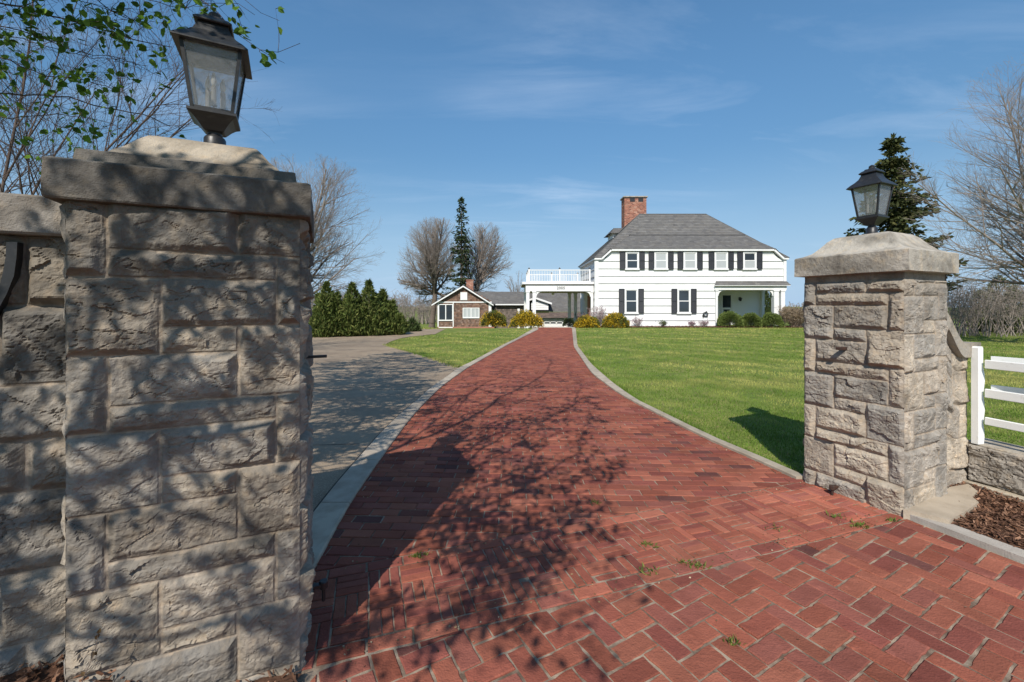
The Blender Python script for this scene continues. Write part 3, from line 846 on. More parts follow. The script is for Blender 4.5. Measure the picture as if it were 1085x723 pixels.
# ------------------------------------------------------------------ lanterns
def make_lantern(loc, rz, sc, label):
    r = empty('gate_lantern', loc, rz, label, 'lantern', 'lanterns on the gate pillars')
    r.scale = (sc * .90, sc * .90, sc)
    mb = MB()
    mb.lathe([(.062, 0), (.062, .006), (.048, .012), (.047, .062), (.043, .07), (.034, .076), (.03, .088), (.036, .094)], n=20)
    mb.build('neck', M['black'], r, True)
    mb = MB()
    mb.sqloft([(.035, .090), (.042, .094), (.05, .104), (.064, .122), (.082, .140), (.098, .150), (.100, .152), (.100, .163), (.094, .165), (.085, .1655)])
    mb.build('base', M['black'], r)
    zb, zt, hb, ht = .1655, .455, .080, .119
    fr_ = MB()
    for sx, sy in ((1, 1), (1, -1), (-1, 1), (-1, -1)):
        a, b = .0075, .0075
        fr_.loft([[(sx * h - a, sy * h - b, z), (sx * h + a, sy * h - b, z), (sx * h + a, sy * h + b, z), (sx * h - a, sy * h + b, z)] for h, z in ((hb, zb), (ht, zt))])
    for h, z, t in ((hb, zb, .012), (ht, zt - .012, .012)):
        for k in range(4):
            Rk = Matrix.Rotation(k * PI / 2, 4, 'Z')
            fr_.box(-h, h, -h - .006, -h + .006, z, z + t, Rk)
    fr_.build('frame', M['black'], r)
    for k in range(4):
        Rk = Matrix.Rotation(k * PI / 2, 4, 'Z'); pb = MB()
        pb.loft([[(-h + .006, -h - .001, z), (h - .006, -h - .001, z), (h - .006, -h + .002, z), (-h + .006, -h + .002, z)] for h, z in ((hb, zb + .01), (ht, zt - .01))], Rk)
        pb.build('pane', M['pane'], r)
    mb = MB()
    mb.sqloft([(.148, .430), (.151, .432), (.151, .437), (.128, .462), (.100, .486), (.078, .512), (.066, .540), (.060, .562)])
    ro_ = mb.build('roof', M['black'], r)
    mb = MB(); mb.sqloft([(.074, .556), (.078, .560), (.078, .566), (.060, .582), (.046, .590), (.04, .600)])
    mb.lathe([(.030, .596), (.032, .602), (.024, .612), (.026, .624), (.014, .634), (.004, .638)], n=14)
    mb.build('finial', M['black'], ro_)
    cl = MB(); cl.lathe([(.05, .170), (.052, .176), (.02, .182), (.012, .19), (.012, .205)], n=14)
    for k in range(3):
        a = k * 2 * PI / 3 + .5; cl.tube([(.010 * math.cos(a), .010 * math.sin(a), .195), (.03 * math.cos(a), .03 * math.sin(a), .190), (.036 * math.cos(a), .036 * math.sin(a), .205)], .004, 6)
    c_ = cl.build('candle_cluster', M['black'], r)
    for k in range(3):
        a = k * 2 * PI / 3 + .5; x, y_ = .036 * math.cos(a), .036 * math.sin(a)
        mb = MB(); mb.lathe([(.015, .203), (.015, .206), (.0115, .208), (.0115, .285), (.009, .288)], (x, y_, 0), 12); cs = mb.build('candle', M['candle'], r, True)
        mb = MB(); mb.lathe([(.006, .288), (.010, .298), (.0125, .312), (.010, .330), (.004, .348), (.001, .354)], (x, y_, 0), 12); mb.build('bulb', M['bulb'], cs, True)
    return r
make_lantern((cenL[0], cenL[1], 2.184), AL + math.radians(4), 1.0, 'black candle lantern on the left pillar, framed by leafy branches')
make_lantern((cenR[0], cenR[1], 2.068), AR, .90, 'black candle lantern on the right pillar in front of the dark spruce')
# ------------------------------------------------------------------ main house
HYF = 31.0
hx = lambda px, y=HYF: PX(px, y)
hz = lambda py, y=HYF: PZ(py, y)
ZG = -.12
X0, X1 = hx(632.4), hx(831)
YB = 38.0
ZE = hz(274.0)               # main eave
house = wroot('white_house', ((X0 + X1) / 2, HYF, 0), 0, 'two storey white house with grey hipped roof and charcoal shutters', 'house')
LAP = .27
def siding(mb, x0, x1, z0, z1, y, depth=.028, lap=LAP, zref=ZG):
    """lapped boards on a wall that faces -Y"""
    k = math.floor((z0 - zref) / lap)
    while zref + k * lap < z1 - .005:
        a = max(zref + k * lap, z0); b = min(zref + (k + 1) * lap, z1)
        t = lambda z: depth * (1 - (z - (zref + k * lap)) / lap) + .004
        mb.loft([[(x0, y - t(a), a), (x1, y - t(a), a), (x1, y + .05, a), (x0, y + .05, a)], [(x0, y - t(b), b), (x1, y - t(b), b), (x1, y + .05, b), (x0, y + .05, b)]])
        k += 1
def siding_side(mb, y0, y1, z0, z1, x, sgn, depth=.028, lap=LAP, zref=ZG):
    k = math.floor((z0 - zref) / lap)
    while zref + k * lap < z1 - .005:
        a = max(zref + k * lap, z0); b = min(zref + (k + 1) * lap, z1)
        t = lambda z: (depth * (1 - (z - (zref + k * lap)) / lap) + .004) * sgn
        mb.loft([[(x + t(a), y0, a), (x + t(a), y1, a), (x - sgn * .05, y1, a), (x - sgn * .05, y0, a)], [(x + t(b), y0, b), (x + t(b), y1, b), (x - sgn * .05, y1, b), (x - sgn * .05, y0, b)]])
        k += 1
PXL = hx(757.5)              # porch opening
PZT = hz(306.5)
LAP = .54; SD = .062
mb = MB()
siding(mb, X0, PXL, ZG, ZE, HYF, SD, LAP)
siding(mb, PXL, X1, PZT, ZE, HYF, SD, LAP)
siding_side(mb, HYF, YB, ZG, ZE, X0, -1, SD, LAP)
siding_side(mb, HYF + 2.6, YB, ZG, ZE, X1, 1, SD, LAP)
siding_side(mb, HYF, HYF + 2.6, PZT, ZE, X1, 1, SD, LAP)
# raised centre of the front wall, between the slanting rakes
xa, xb, zt = hx(649), hx(817), hz(265.3)
ra, rb = hx(641), hx(825)
k = 0; z = ZE
while z < zt - .01:
    b = min(z + LAP * .5, zt); f0_ = (z - ZE) / (zt - ZE); f1_ = (b - ZE) / (zt - ZE)
    l0, l1 = ra + (xa - ra) * f0_, ra + (xa - ra) * f1_; r0, r1 = rb + (xb - rb) * f0_, rb + (xb - rb) * f1_
    mb.loft([[(l0, HYF - .03, z), (r0, HYF - .03, z), (r0, HYF + .1, z), (l0, HYF + .1, z)], [(l1, HYF - .01, b), (r1, HYF - .01, b), (r1, HYF + .1, b), (l1, HYF + .1, b)]])
    z = b
wall = mb.build('wall', M['siding'], house)
for x in (X0, X1):
    mb = MB(); mb.box(x - .10, x + .10, HYF - .10, HYF + .09, ZG if x == X0 else PZT, ZE); mb.build('corner_board', M['white'], house)
mb = MB(); mb.box(X0 - .075, X0 + .02, YB - .1, YB + .07, ZG, ZE); mb.build('corner_board', M['white'], house)
mb = MB(); mb.box(X0 + .1, PXL - .05, HYF + .06, YB - .06, ZG, ZE + .02); mb.box(PXL - .04, X1 - .07, HYF + 2.66, YB - .06, ZG, ZE + .02)
mb.box(PXL - .04, X1 - .07, HYF + .06, HYF + 2.65, PZT + .06, ZE + .02)
mb.build('wall_core', M['porchwall'], house)

# roof -------------------------------------------------------------
SHG = [(.150, .144, .136), (.142, .136, .13), (.158, .152, .143), (.136, .131, .127), (.152, .143, .132)]
def shingle_plane(mb, poly, course=.21, tab=.33, th=.02, seed=0):
    """a roof plane (planar convex polygon, 3-D) laid with individual stepped shingles"""
    rg = random.Random(seed)
    P_ = [Vector(p) for p in poly]
    n = (P_[1] - P_[0]).cross(P_[2] - P_[0]).normalized()
    if n.z < 0: n = -n
    ux = Vector((n.y, -n.x, 0)); ux = ux.normalized() if ux.length > 1e-6 else Vector((1, 0, 0))
    uy = n.cross(ux)
    if uy.z < 0: uy = -uy; ux = -ux
    o_ = P_[0]
    p2 = [((p - o_).dot(ux), (p - o_).dot(uy)) for p in P_]
    if area(p2) < 0: p2 = p2[::-1]
    vmin, vmax = min(p[1] for p in p2), max(p[1] for p in p2)
    v = vmin; r_ = 0
    while v < vmax:
        us_ = clip(clip(p2, (0, v), (0, 1)), (0, v + course), (0, -1))
        if len(us_) >= 3:
            u0, u1 = min(p[0] for p in us_), max(p[0] for p in us_)
            u = math.floor(u0 / tab) * tab + (r_ % 2) * tab / 2 - tab
            while u < u1:
                w_ = tab
                q_ = clip(clip(us_, (u, 0), (1, 0)), (u + w_, 0), (-1, 0))
                if len(q_) >= 3 and abs(area(q_)) > 1e-4:
                    c = rg.choice(SHG); k = rg.gauss(1, .07); mb.cur = tuple(a * k for a in c)
                    h = lambda b: th * (1 - (b - v) / course) + .003
                    mb.add([o_ + ux * a + uy * b + n * h(b) for a, b in q_], [tuple(range(len(q_)))])
                    # butt edge
                    lowest = [p for p in q_ if abs(p[1] - v) < 1e-5]
                    if len(lowest) >= 2:
                        a0, a1 = min(p[0] for p in lowest), max(p[0] for p in lowest)
                        mb.add([o_ + ux * a0 + uy * v - n * .001, o_ + ux * a1 + uy * v - n * .001, o_ + ux * a1 + uy * v + n * (th + .003), o_ + ux * a0 + uy * v + n * (th + .003)], [(0, 1, 2, 3)])
                u += w_
        v += course; r_ += 1
OV = .38
YR = 34.5
RX0, RX1 = hx(677.5, YR), hx(748.3, YR); ZR = hz(227.3, YR)
ex0, ex1, ey0, ey1 = X0 - OV * .6, X1 + OV * .6, HYF - OV * .6, YB + OV
EZ = ZE + .03
rm = MB()
A, B_, C_, D_ = (ex0, ey0, EZ), (ex1, ey0, EZ), (ex1, ey1, EZ), (ex0, ey1, EZ); R0, R1 = (RX0, YR, ZR), (RX1, YR, ZR)
shingle_plane(rm, [B_, C_, R1], seed=2)
shingle_plane(rm, [C_, D_, R0, R1], seed=3)
shingle_plane(rm, [D_, A, R0], seed=4)
# shed over the raised centre
slope = (ZR - EZ) / (YR - ey0)
yj = HYF + 1.55; zj = EZ + (yj - ey0) * slope + .03
sa, sb = hx(668, yj), hx(788, yj)
SF = (hx(646), HYF - .25, zt + .06); SG = (hx(820), HYF - .25, zt + .06)
shingle_plane(rm, [SF, SG, (sb, yj, zj), (sa, yj, zj)], seed=5)
zm = EZ + (yj - ey0) * slope
NL, NR, ML, MR = (ra - .26, ey0, EZ), (rb + .26, ey0, EZ), (sa, yj, zm), (sb, yj, zm)
shingle_plane(rm, [A, NL, ML, R0], seed=1); shingle_plane(rm, [ML, MR, R1, R0], seed=8); shingle_plane(rm, [NR, B_, R1, MR], seed=11)
LE = (ra - .28, HYF - .25, EZ + .03); RE = (rb + .28, HYF - .25, EZ + .03)
shingle_plane(rm, [LE, SF, (sa, yj, zj)], seed=6); shingle_plane(rm, [RE, SG, (sb, yj, zj)], seed=7)
rm.cur = (.06, .06, .06)
rm.tube([(sa - .1, yj, zj + .01), (sb + .1, yj, zj + .01)], .045, 6)
rm.cur = (.12, .118, .115)
for a, b in ((R0, R1),):                       # ridge caps and hips
    rm.tube([Vector(a) + Vector((0, 0, .01)), Vector(b) + Vector((0, 0, .01))], .05, 6)
for a, b in ((A, R0), (B_, R1), (C_, R1), (D_, R0)):
    rm.tube([Vector(a), Vector(b)], .035, 5)
roof = rm.build('roof', M['roof'], house)
mb = MB()                                       # eaves, fascia and the slanting rake boards
mb.box(ex0 + .02, ra - .26, ey0 + .02, HYF, EZ - .13, EZ - .012); mb.box(rb + .26, ex1 - .02, ey0 + .02, HYF, EZ - .13, EZ - .012)
mb.box(ex0 + .02, X0 - .09, HYF + .002, YB, EZ - .13, EZ - .012); mb.box(X1 + .09, ex1 - .02, HYF + .002, YB, EZ - .13, EZ - .012)
mb.box(hx(647.5), hx(818.5), HYF - .235, HYF - .04, zt - .075, zt + .045)
for s, p, q in ((-1, (ra - .27, EZ - .075), (hx(647), zt - .02)), (1, (rb + .27, EZ - .075), (hx(819), zt - .02))):
    d = Vector((q[0] - p[0], 0, q[1] - p[1])).normalized(); n_ = Vector((d.z, 0, -d.x)) * .06
    a, b = Vector((p[0], HYF - .23, p[1])), Vector((q[0], HYF - .23, q[1]))
    mb.prism([a - n_, b - n_, b + n_, a + n_], (0, .2, 0))
mb.build('fascia', M['white'], house)
# chimney
def brick_box(mb, x0, x1, y0, y1, z0, z1, bl=.23, bh=.085, seed=0):
    rg = random.Random(seed); pal = [(.36, .15, .10), (.30, .125, .085), (.40, .18, .12), (.26, .11, .08), (.44, .24, .17)]
    z = z0; r_ = 0
    mb.cur = (.42, .36, .30); mb.box(x0 + .006, x1 - .006, y0 + .006, y1 - .006, z0, z1)
    while z < z1 - .02:
        zt_ = min(z + bh, z1)
        for (a0, a1, f) in ((x0, x1, 0), (y0, y1, 1), (x0, x1, 2), (y0, y1, 3)):
            a = a0 - (r_ % 2) * bl / 2
            while a < a1:
                p, q_ = max(a, a0) + .006, min(a + bl, a1) - .006
                if q_ - p > .02:
                    c = rg.choice(pal); k = rg.gauss(1, .1); mb.cur = tuple(v * k for v in c)
                    if f == 0: mb.add([(p, y0, z + .006), (q_, y0, z + .006), (q_, y0, zt_ - .006), (p, y0, zt_ - .006)], [(0, 1, 2, 3)])
                    if f == 2: mb.add([(p, y1, z + .006), (q_, y1, z + .006), (q_, y1, zt_ - .006), (p, y1, zt_ - .006)], [(3, 2, 1, 0)])
                    if f == 1: mb.add([(x1, p, z + .006), (x1, q_, z + .006), (x1, q_, zt_ - .006), (x1, p, zt_ - .006)], [(0, 1, 2, 3)])
                    if f == 3: mb.add([(x0, p, z + .006), (x0, q_, z + .006), (x0, q_, zt_ - .006), (x0, p, zt_ - .006)], [(3, 2, 1, 0)])
                a += bl
        z = zt_; r_ += 1
yc = 36.2
c0, c1 = hx(661.6, yc), hx(685, yc); ztp = hz(208, yc)
ch = MB(); brick_box(ch, c0, c1, yc, yc + 1.0, 6.0, ztp - .12, .24, .11, seed=3)
chim = ch.build('chimney', M['brickwall'], roof)
mb = MB(); mb.cur = (.36, .33, .29); mb.bbox(c0 - .1, c1 + .1, yc - .1, yc + 1.1, ztp - .118, ztp, .02)
mb.build('chimney_cap', M['cap'], roof)
for t in (.36, .74):
    mb = MB(); x = c0 + (c1 - c0) * t; mb.box(x - .21, x + .21, yc - .012, yc + .05, ztp - .48, ztp - .125); mb.build('flue_opening', M['black'], roof)
# side dormer and rear wing roof seen past the left hip
dm = MB(); dxx = hx(652, 34.6)
dm.box(dxx - .2, dxx + 1.6, 34.6, 36.4, 5.5, hz(246, 34.6)); wallp = dm.build('dormer_wall', M['siding'], house)
dm = MB(); shingle_plane(dm, [(dxx - .5, 34.3, hz(248, 34.6)), (dxx + 1.7, 34.3, hz(248, 34.6) + .05), (dxx + 1.7, 35.5, hz(240.5, 35)), (dxx + .1, 35.5, hz(240.5, 35))], seed=12)
shingle_plane(dm, [(dxx - .5, 36.7, hz(248, 34.6)), (dxx + 1.7, 36.7, hz(248, 34.6) + .05), (dxx + 1.7, 35.5, hz(240.5, 35)), (dxx + .1, 35.5, hz(240.5, 35))], seed=13)
shingle_plane(dm, [(dxx - .5, 34.3, hz(248, 34.6)), (dxx - .5, 36.7, hz(248, 34.6)), (dxx + .1, 35.5, hz(240.5, 35))], seed=14)
dm.build('dormer_roof', M['roof'], house)
mb = MB(); siding_side(mb, 38.06, 44, ZG - .8, 5.2, X0 + 1.75, -1, SD, LAP); mb.box(X0 + 1.82, X0 + 6, 38.08, 44, ZG - .8, 5.2)
mb.build('rear_wing', M['siding'], house)
rm = MB(); rxl = X0 + 1.35
shingle_plane(rm, [(rxl, 38.0, 5.15), (rxl, 44.3, 5.15), (rxl + 2.6, 43, hz(258, 41.5) + .25), (rxl + 2.6, 38.6, hz(258, 41.5) + .25)], seed=9)
shingle_plane(rm, [(rxl + 6, 38.0, 5.15), (rxl + 6, 44.3, 5.15), (rxl + 2.6, 43, hz(258, 41.5) + .25), (rxl + 2.6, 38.6, hz(258, 41.5) + .25)], seed=10)
shingle_plane(rm, [(rxl, 38.0, 5.15), (rxl + 6, 38.0, 5.15), (rxl + 2.6, 38.6, hz(258, 41.5) + .25)], seed=15)
rm.build('rear_roof', M['roof'], house)
mb = MB(); mb.box(rxl - .06, rxl + .25, 38.0, 44.3, 5.0, 5.12); mb.build('gutter', M['white'], house)

# windows: frame > sash + pane, a pair of shutters each
def window(cx, z0, z1, w_, pane_mat, low_mat=None, y=HYF, parent=None, shutters=True):
    parent = parent or house
    f = MB(); t = .085; yo = y - .125
    f.box(cx - w_ / 2, cx - w_ / 2 + t, yo, y + .02, z0, z1); f.box(cx + w_ / 2 - t, cx + w_ / 2, yo, y + .02, z0, z1)
    f.box(cx - w_ / 2 + t, cx + w_ / 2 - t, yo, y + .02, z1 - t, z1); f.box(cx - w_ / 2 - .04, cx + w_ / 2 + .04, yo - .03, y + .02, z0 - .05, z0 + .05)
    wf = f.build('window', M['white'], parent)
    zm = (z0 + z1) / 2
    for a, b, d, m_ in ((zm - .02, z1 - t, 0, pane_mat), (z0 + .05, zm + .02, -.03, low_mat or pane_mat)):
        s = MB(); x0, x1 = cx - w_ / 2 + t, cx + w_ / 2 - t; yy_ = y - .07 + d; u_ = .05
        s.box(x0, x0 + u_, yy_ - .02, yy_, a, b); s.box(x1 - u_, x1, yy_ - .02, yy_, a, b)
        s.box(x0 + u_, x1 - u_, yy_ - .02, yy_, a, a + u_); s.box(x0 + u_, x1 - u_, yy_ - .02, yy_, b - u_, b)
        s.build('sash', M['white'], wf)
        p = MB(); p.box(x0 + u_, x1 - u_, yy_ - .012, yy_ - .006, a + u_, b - u_); p.build('pane', m_, wf)
    if shutters:
        sw = .40
        for s_ in (-1, 1):
            m2 = MB(); xs_ = cx + s_ * (w_ / 2 + .02 + sw / 2); ys_ = y - .14
            x0, x1 = xs_ - sw / 2, xs_ + sw / 2
            m2.box(x0, x0 + .05, ys_, ys_ + .05, z0, z1); m2.box(x1 - .05, x1, ys_, ys_ + .05, z0, z1)
            for zz_ in (z0, (z0 + z1) / 2 - .03, z1 - .06): m2.box(x0 + .05, x1 - .05, ys_, ys_ + .05, zz_, zz_ + .06)
            n = int((z1 - z0) / .07)
            for i in range(n):
                zc_ = z0 + .06 + (z1 - z0 - .12) * (i + .5) / n
                m2.loft([[(x0 + .05, ys_ + .01, zc_ - .03), (x1 - .05, ys_ + .01, zc_ - .03), (x1 - .05, ys_ + .02, zc_ - .03), (x0 + .05, ys_ + .02, zc_ - .03)],
                         [(x0 + .05, ys_ + .035, zc_ + .03), (x1 - .05, ys_ + .035, zc_ + .03), (x1 - .05, ys_ + .045, zc_ + .03), (x0 + .05, ys_ + .045, zc_ + .03)]])
            m2.build('shutter', M['shutter'], parent)
    return wf
u6 = lambda u: 600 + u / 4.173
v6 = lambda v: 190 + v / 4.173
for i, u in enumerate((290, 417, 545, 682, 808)):
    window(hx(u6(u)), hz(v6(399)), hz(v6(322)), .98, M['glass'] if i in (0, 4) else M['blind'], M['glass'] if i == 0 else M['blind'])
for u in (286, 518):
    window(hx(u6(u)), hz(v6(593)), hz(v6(485)), .98, M['glass'], M['glass'])

# porch -------------------------------------------------------------
mb = MB(); YP = HYF + 2.6
mb.box(PXL + .02, X1 - .1, YP, YP + .05, ZG, PZT + .05)
mb.box(PXL - .036, PXL + .02, HYF + .04, YP, ZG, PZT + .05)
mb.box(PXL + .022, X1 - .09, HYF + .08, YP - .002, PZT - .02, PZT + .05)
mb.build('porch_wall', M['porchwall'], house)
mb = MB(); mb.box(PXL + .03, X1 + .05, HYF - .15, YP - .004, ZG - .2, ZG + .10); mb.build('porch_floor', M['concrete'], house)
mb = MB(); zb = hz(v6(490)); zt2 = hz(v6(470))
mb.box(PXL - .08, X1 + .09, HYF - .14, HYF + .075, zb, zt2 + .01)
mb.build('porch_beam', M['white'], house)
rm = MB(); zr = hz(v6(457))
shingle_plane(rm, [(hx(755), HYF - .32, zt2 + .012), (X1 + .28, HYF - .32, zt2 + .012), (X1 + .1, HYF - .08, zr + .1), (hx(758), HYF - .08, zr + .1)], seed=20)
rm.cur = (.10, .10, .10)
pr = rm.build('porch_roof', M['roof'], house)
mb = MB(); mb.box(hx(755.5), X1 + .26, HYF - .31, HYF - .145, zt2 - .04, zt2 + .008); mb.build('gutter', M['white'], house)
def column(x, y, z0, z1, w_=.26, parent=house, name='porch_column'):
    mb = MB(); h = w_ / 2
    mb.bbox(x - h, x + h, y - h, y + h, z0 + .14, z1 - .10, .012)
    mb.box(x - h - .03, x + h + .03, y - h - .03, y + h + .03, z0, z0 + .139); mb.box(x - h - .03, x + h + .03, y - h - .03, y + h + .03, z1 - .099, z1)
    return mb.build(name, M['white'], parent)
column(hx(u6(923)), HYF - .01, ZG + .1, zb, .36); column(hx(u6(953)), HYF - .01, ZG + .1, zb, .30)
column(PXL + .10, HYF - .01, ZG + .1, zb, .16); column(X1 - .12, YP - .1, ZG + .1, zb, .22)
def bracket(x, z, s, y, parent, r=.42, name='arch_bracket'):
    pts = [(x, y - .06, z), (x + s * r, y - .06, z)]
    for k in range(9):
        a = PI / 2 * k / 8
        pts.append((x + s * (r - r * math.sin(a)) + s * .05 * math.sin(a), y - .06, z - r * (1 - math.cos(a)) - .05 * math.cos(a)))
    pts.append((x, y - .06, z - r))
    if s < 0: pts = pts[::-1]
    mb = MB(); mb.prism(pts, (0, .12, 0)); return mb.build(name, M['white'], parent)
bracket(PXL + .18, zb, 1, HYF, house); bracket(hx(u6(923)) - .18, zb, -1, HYF, house)
# door with a dark screen, wall lamp
mb = MB(); dx0, dx1 = hx(u6(684), YP), hx(u6(732), YP); dz1 = hz(v6(508), YP)
mb.box(dx0, dx0 + .1, YP - .07, YP - .002, ZG + .1, dz1); mb.box(dx1 - .1, dx1, YP - .07, YP - .002, ZG + .1, dz1); mb.box(dx0 + .1, dx1 - .1, YP - .07, YP - .002, dz1 - .1, dz1)
door = mb.build('porch_door', M['white'], house)
mb = MB(); mb.box(dx0 + .1, dx1 - .1, YP - .035, YP - .01, ZG + .102, dz1 - .1); mb.build('door_leaf', M['glass'], door)
mb = MB(); zk = hz(v6(572), YP); mb.box(dx0 + .1, dx1 - .1, YP - .05, YP - .036, zk - .07, zk + .07)
mb.box(dx0 + .1, dx0 + .17, YP - .05, YP - .036, ZG + .102, zk - .07); mb.box(dx1 - .17, dx1 - .1, YP - .05, YP - .036, ZG + .102, zk - .07); mb.build('screen_rail', M['white'], door)
mb = MB(); lx, lz = hx(u6(765), YP), hz(v6(530), YP)
mb.box(lx - .06, lx + .06, YP - .03, YP - .002, lz - .08, lz + .14); mb.tube([(lx, YP - .03, lz + .1), (lx, YP - .14, lz + .16), (lx, YP - .16, lz + .1)], .015, 6)
mb.sqloft([(.05, -.22), (.085, -.02), (.11, 0), (.02, .08)], (lx, YP - .17, lz + .05)); mb.build('wall_lamp', M['black'], house)
# small dark fitting low on the siding
mb = MB(); fx, fz = hx(u6(612)), hz(v6(600))
mb.box(fx - .2, fx + .2, HYF - .10, HYF - .05, fz - .09, fz - .05)
for k in range(2):
    mb.tube([(fx + .17 * math.cos(a), HYF - .13 - .035 * k, fz + .06 + .13 * math.sin(a)) for a in np.linspace(0, 2 * PI, 13)], .03, 6)
mb.box(fx - .18, fx - .13, HYF - .12, HYF - .08, fz - .22, fz - .09); mb.box(fx + .12, fx + .16, HYF - .12, HYF - .08, fz - .20, fz - .09)
mb.tube([(fx, HYF - .1, fz + .2), (fx + .12, HYF - .12, fz + .27)], .03, 6)
tag(mb.build('hose_holder', M['darkplastic']), 'small dark fitting low on white siding left of the porch', 'hose holder')
mb = MB(); mb.tube([(X0 - .14, HYF - .05, ZG + .05), (X0 - .14, HYF - .05, EZ - .2), (X0 - .18, HYF - .15, EZ - .1)], .045, 8); mb.build('downspout', M['white'], house)

# porch furniture ---------------------------------------------------
def porch_chair(x, y, rz, label):
    r = empty('porch_chair', (x, y, ZG + .10), rz, label, 'chair', 'dark chairs on the porch')
    mb = MB(); mb.bbox(-.3, .3, -.28, .28, .36, .46, .03); mb.build('seat', M['darkplastic'], r)
    mb = MB(); mb.loft([[(-.3, .24, .44), (.3, .24, .44), (.3, .30, .44), (-.3, .30, .44)], [(-.3, .30, .80), (.3, .30, .80), (.3, .36, .80), (-.3, .36, .80)], [(-.24, .33, .88), (.24, .33, .88), (.24, .37, .88), (-.24, .37, .88)]]); mb.build('backrest', M['darkplastic'], r)
    for sx in (-1, 1):
        mb = MB(); mb.tube([(sx * .3, -.26, 0), (sx * .3, -.26, .62), (sx * .31, .25, .64)], .025, 6); mb.build('armrest', M['darkplastic'], r)
        mb = MB(); mb.tube([(sx * .28, .26, 0), (sx * .28, .28, .45)], .022, 6); mb.build('leg', M['darkplastic'], r)
porch_chair(hx(773, 32.3), 32.3, math.radians(25), 'dark porch chair beside the door behind the largest boxwood')
porch_chair(hx(798.5, 32.6), 32.6, math.radians(-12), 'dark porch chair between the two right boxwoods')

# ------------------------------------------------------------------ porte cochere
PY = 31.9
pc = wroot('porte_cochere', (hx(595, PY), PY, 0), 0, 'white porte cochere with railed roof deck at the left of the house', 'carport')
kx = lambda px, y=PY: PX(px, y)
kz = lambda py, y=PY: PZ(py, y)
PX0, PX1 = kx(557), X0 - .09
YPB = 36.6
zb0, zb1 = kz(308.8), kz(302.2)
mb = MB(); mb.box(PX0, PX1, PY - .12, PY + .12, zb0, zb1); mb.box(PX0, PX0 + .22, PY + .122, YPB, zb0, zb1); mb.box(PX0 + .222, PX1, YPB - .24, YPB, zb0, zb1)
beam = mb.build('beam', M['white'], pc)
mb = MB(); mb.box(PX0 - .22, PX1 + .0, PY - .17, YPB + .2, zb1 + .002, kz(300.4))
mb.build('deck', M['mortar'], pc)
mb = MB(); mb.bbox(PX0 - .28, PX1 + .0, PY - .25, PY - .172, kz(301.6), kz(299), .015); mb.box(PX0 - .28, PX0 - .222, PY - .358, YPB, kz(301.6), kz(299)); mb.build('gutter', M['white'], pc)
mb = MB(); mb.box(PX0 + .05, PX1 - .02, PY + .13, YPB - .25, zb0 + .16, zb0 + .20)
for i in range(9):
    y_ = PY + .4 + i * .5; mb.box(PX0 + .23, PX1 - .02, y_, y_ + .06, zb0 + .03, zb0 + .158)
mb.build('ceiling', mat('porch_ceiling', (.62, .57, .51), .8, var=((.50, .46, .41), 2, .4, .7, 4)), pc)
for x, y_ in ((kx(559.2), PY), (kx(566), PY + .02)): column(x, y_, ZG, zb0, .25, pc, 'column')
for x, y_ in ((PX0 + .13, YPB - .12), (PX0 + .13, 34.2), (kx(604.5, 35.8), YPB - .12), (kx(611, 35.8), YPB - .12)): column(x, y_, ZG - .2, zb0, .25, pc, 'column')
column(PX1 - .10, PY, ZG, zb0, .18, pc, 'column')
bracket(kx(566) + .125, zb0, 1, PY, pc); bracket(PX1 - .19, zb0, -1, PY, pc)
ztop = kz(286); zdk = kz(300.2)
def rail_run(a, b, n):
    a = Vector(a); b = Vector(b); d = (b - a); u_ = d.normalized()
    r = MB()
    for z, h in ((ztop - .06, .06), (zdk + .10, .05)):
        s = Vector((-u_.y, u_.x, 0)) * .03
        r.loft([[a - s + Vector((0, 0, zz_)), a + s + Vector((0, 0, zz_)), b + s + Vector((0, 0, zz_)), b - s + Vector((0, 0, zz_))] for zz_ in (z, z + h)])
    for i in range(1, n):
        p = a + d * i / n; r.box(p.x - .014, p.x + .014, p.y - .014, p.y + .014, zdk + .151, ztop - .061)
    r.build('railing', M['white'], pc)
def rpost(x, y, zt_=None):
    mb = MB(); zt_ = zt_ or kz(284.6); mb.box(x - .06, x + .06, y - .06, y + .06, zdk - .02, zt_ - .05)
    p = mb.build('railing_post', M['white'], pc)
    mb = MB(); mb.sqloft([(.075, zt_ - .05), (.08, zt_ - .03), (.05, zt_ + .0), (.02, zt_ + .07)], (x, y, 0)); mb.build('post_cap', M['black'], p)
ry = PY - .08; rx0 = kx(560.5); rx1 = kx(624.5)
for x in (rx0, kx(592.8), rx1): rpost(x, ry)
rail_run((rx0 + .06, ry, 0), (kx(592.8) - .06, ry, 0), 18); rail_run((kx(592.8) + .06, ry, 0), (rx1 - .06, ry, 0), 18)
for y_ in (34.2, 36.5): rpost(rx0, y_)
rail_run((rx0, ry + .06, 0), (rx0, 34.14, 0), 13); rail_run((rx0, 34.26, 0), (rx0, 36.44, 0), 13)
for px in (584.5, 612): rpost(kx(px, 36.5), 36.5)
rail_run((rx0 + .06, 36.5, 0), (kx(584.5, 36.5) - .06, 36.5, 0), 14); rail_run((kx(584.5, 36.5) + .06, 36.5, 0), (kx(612, 36.5) - .06, 36.5, 0), 14)
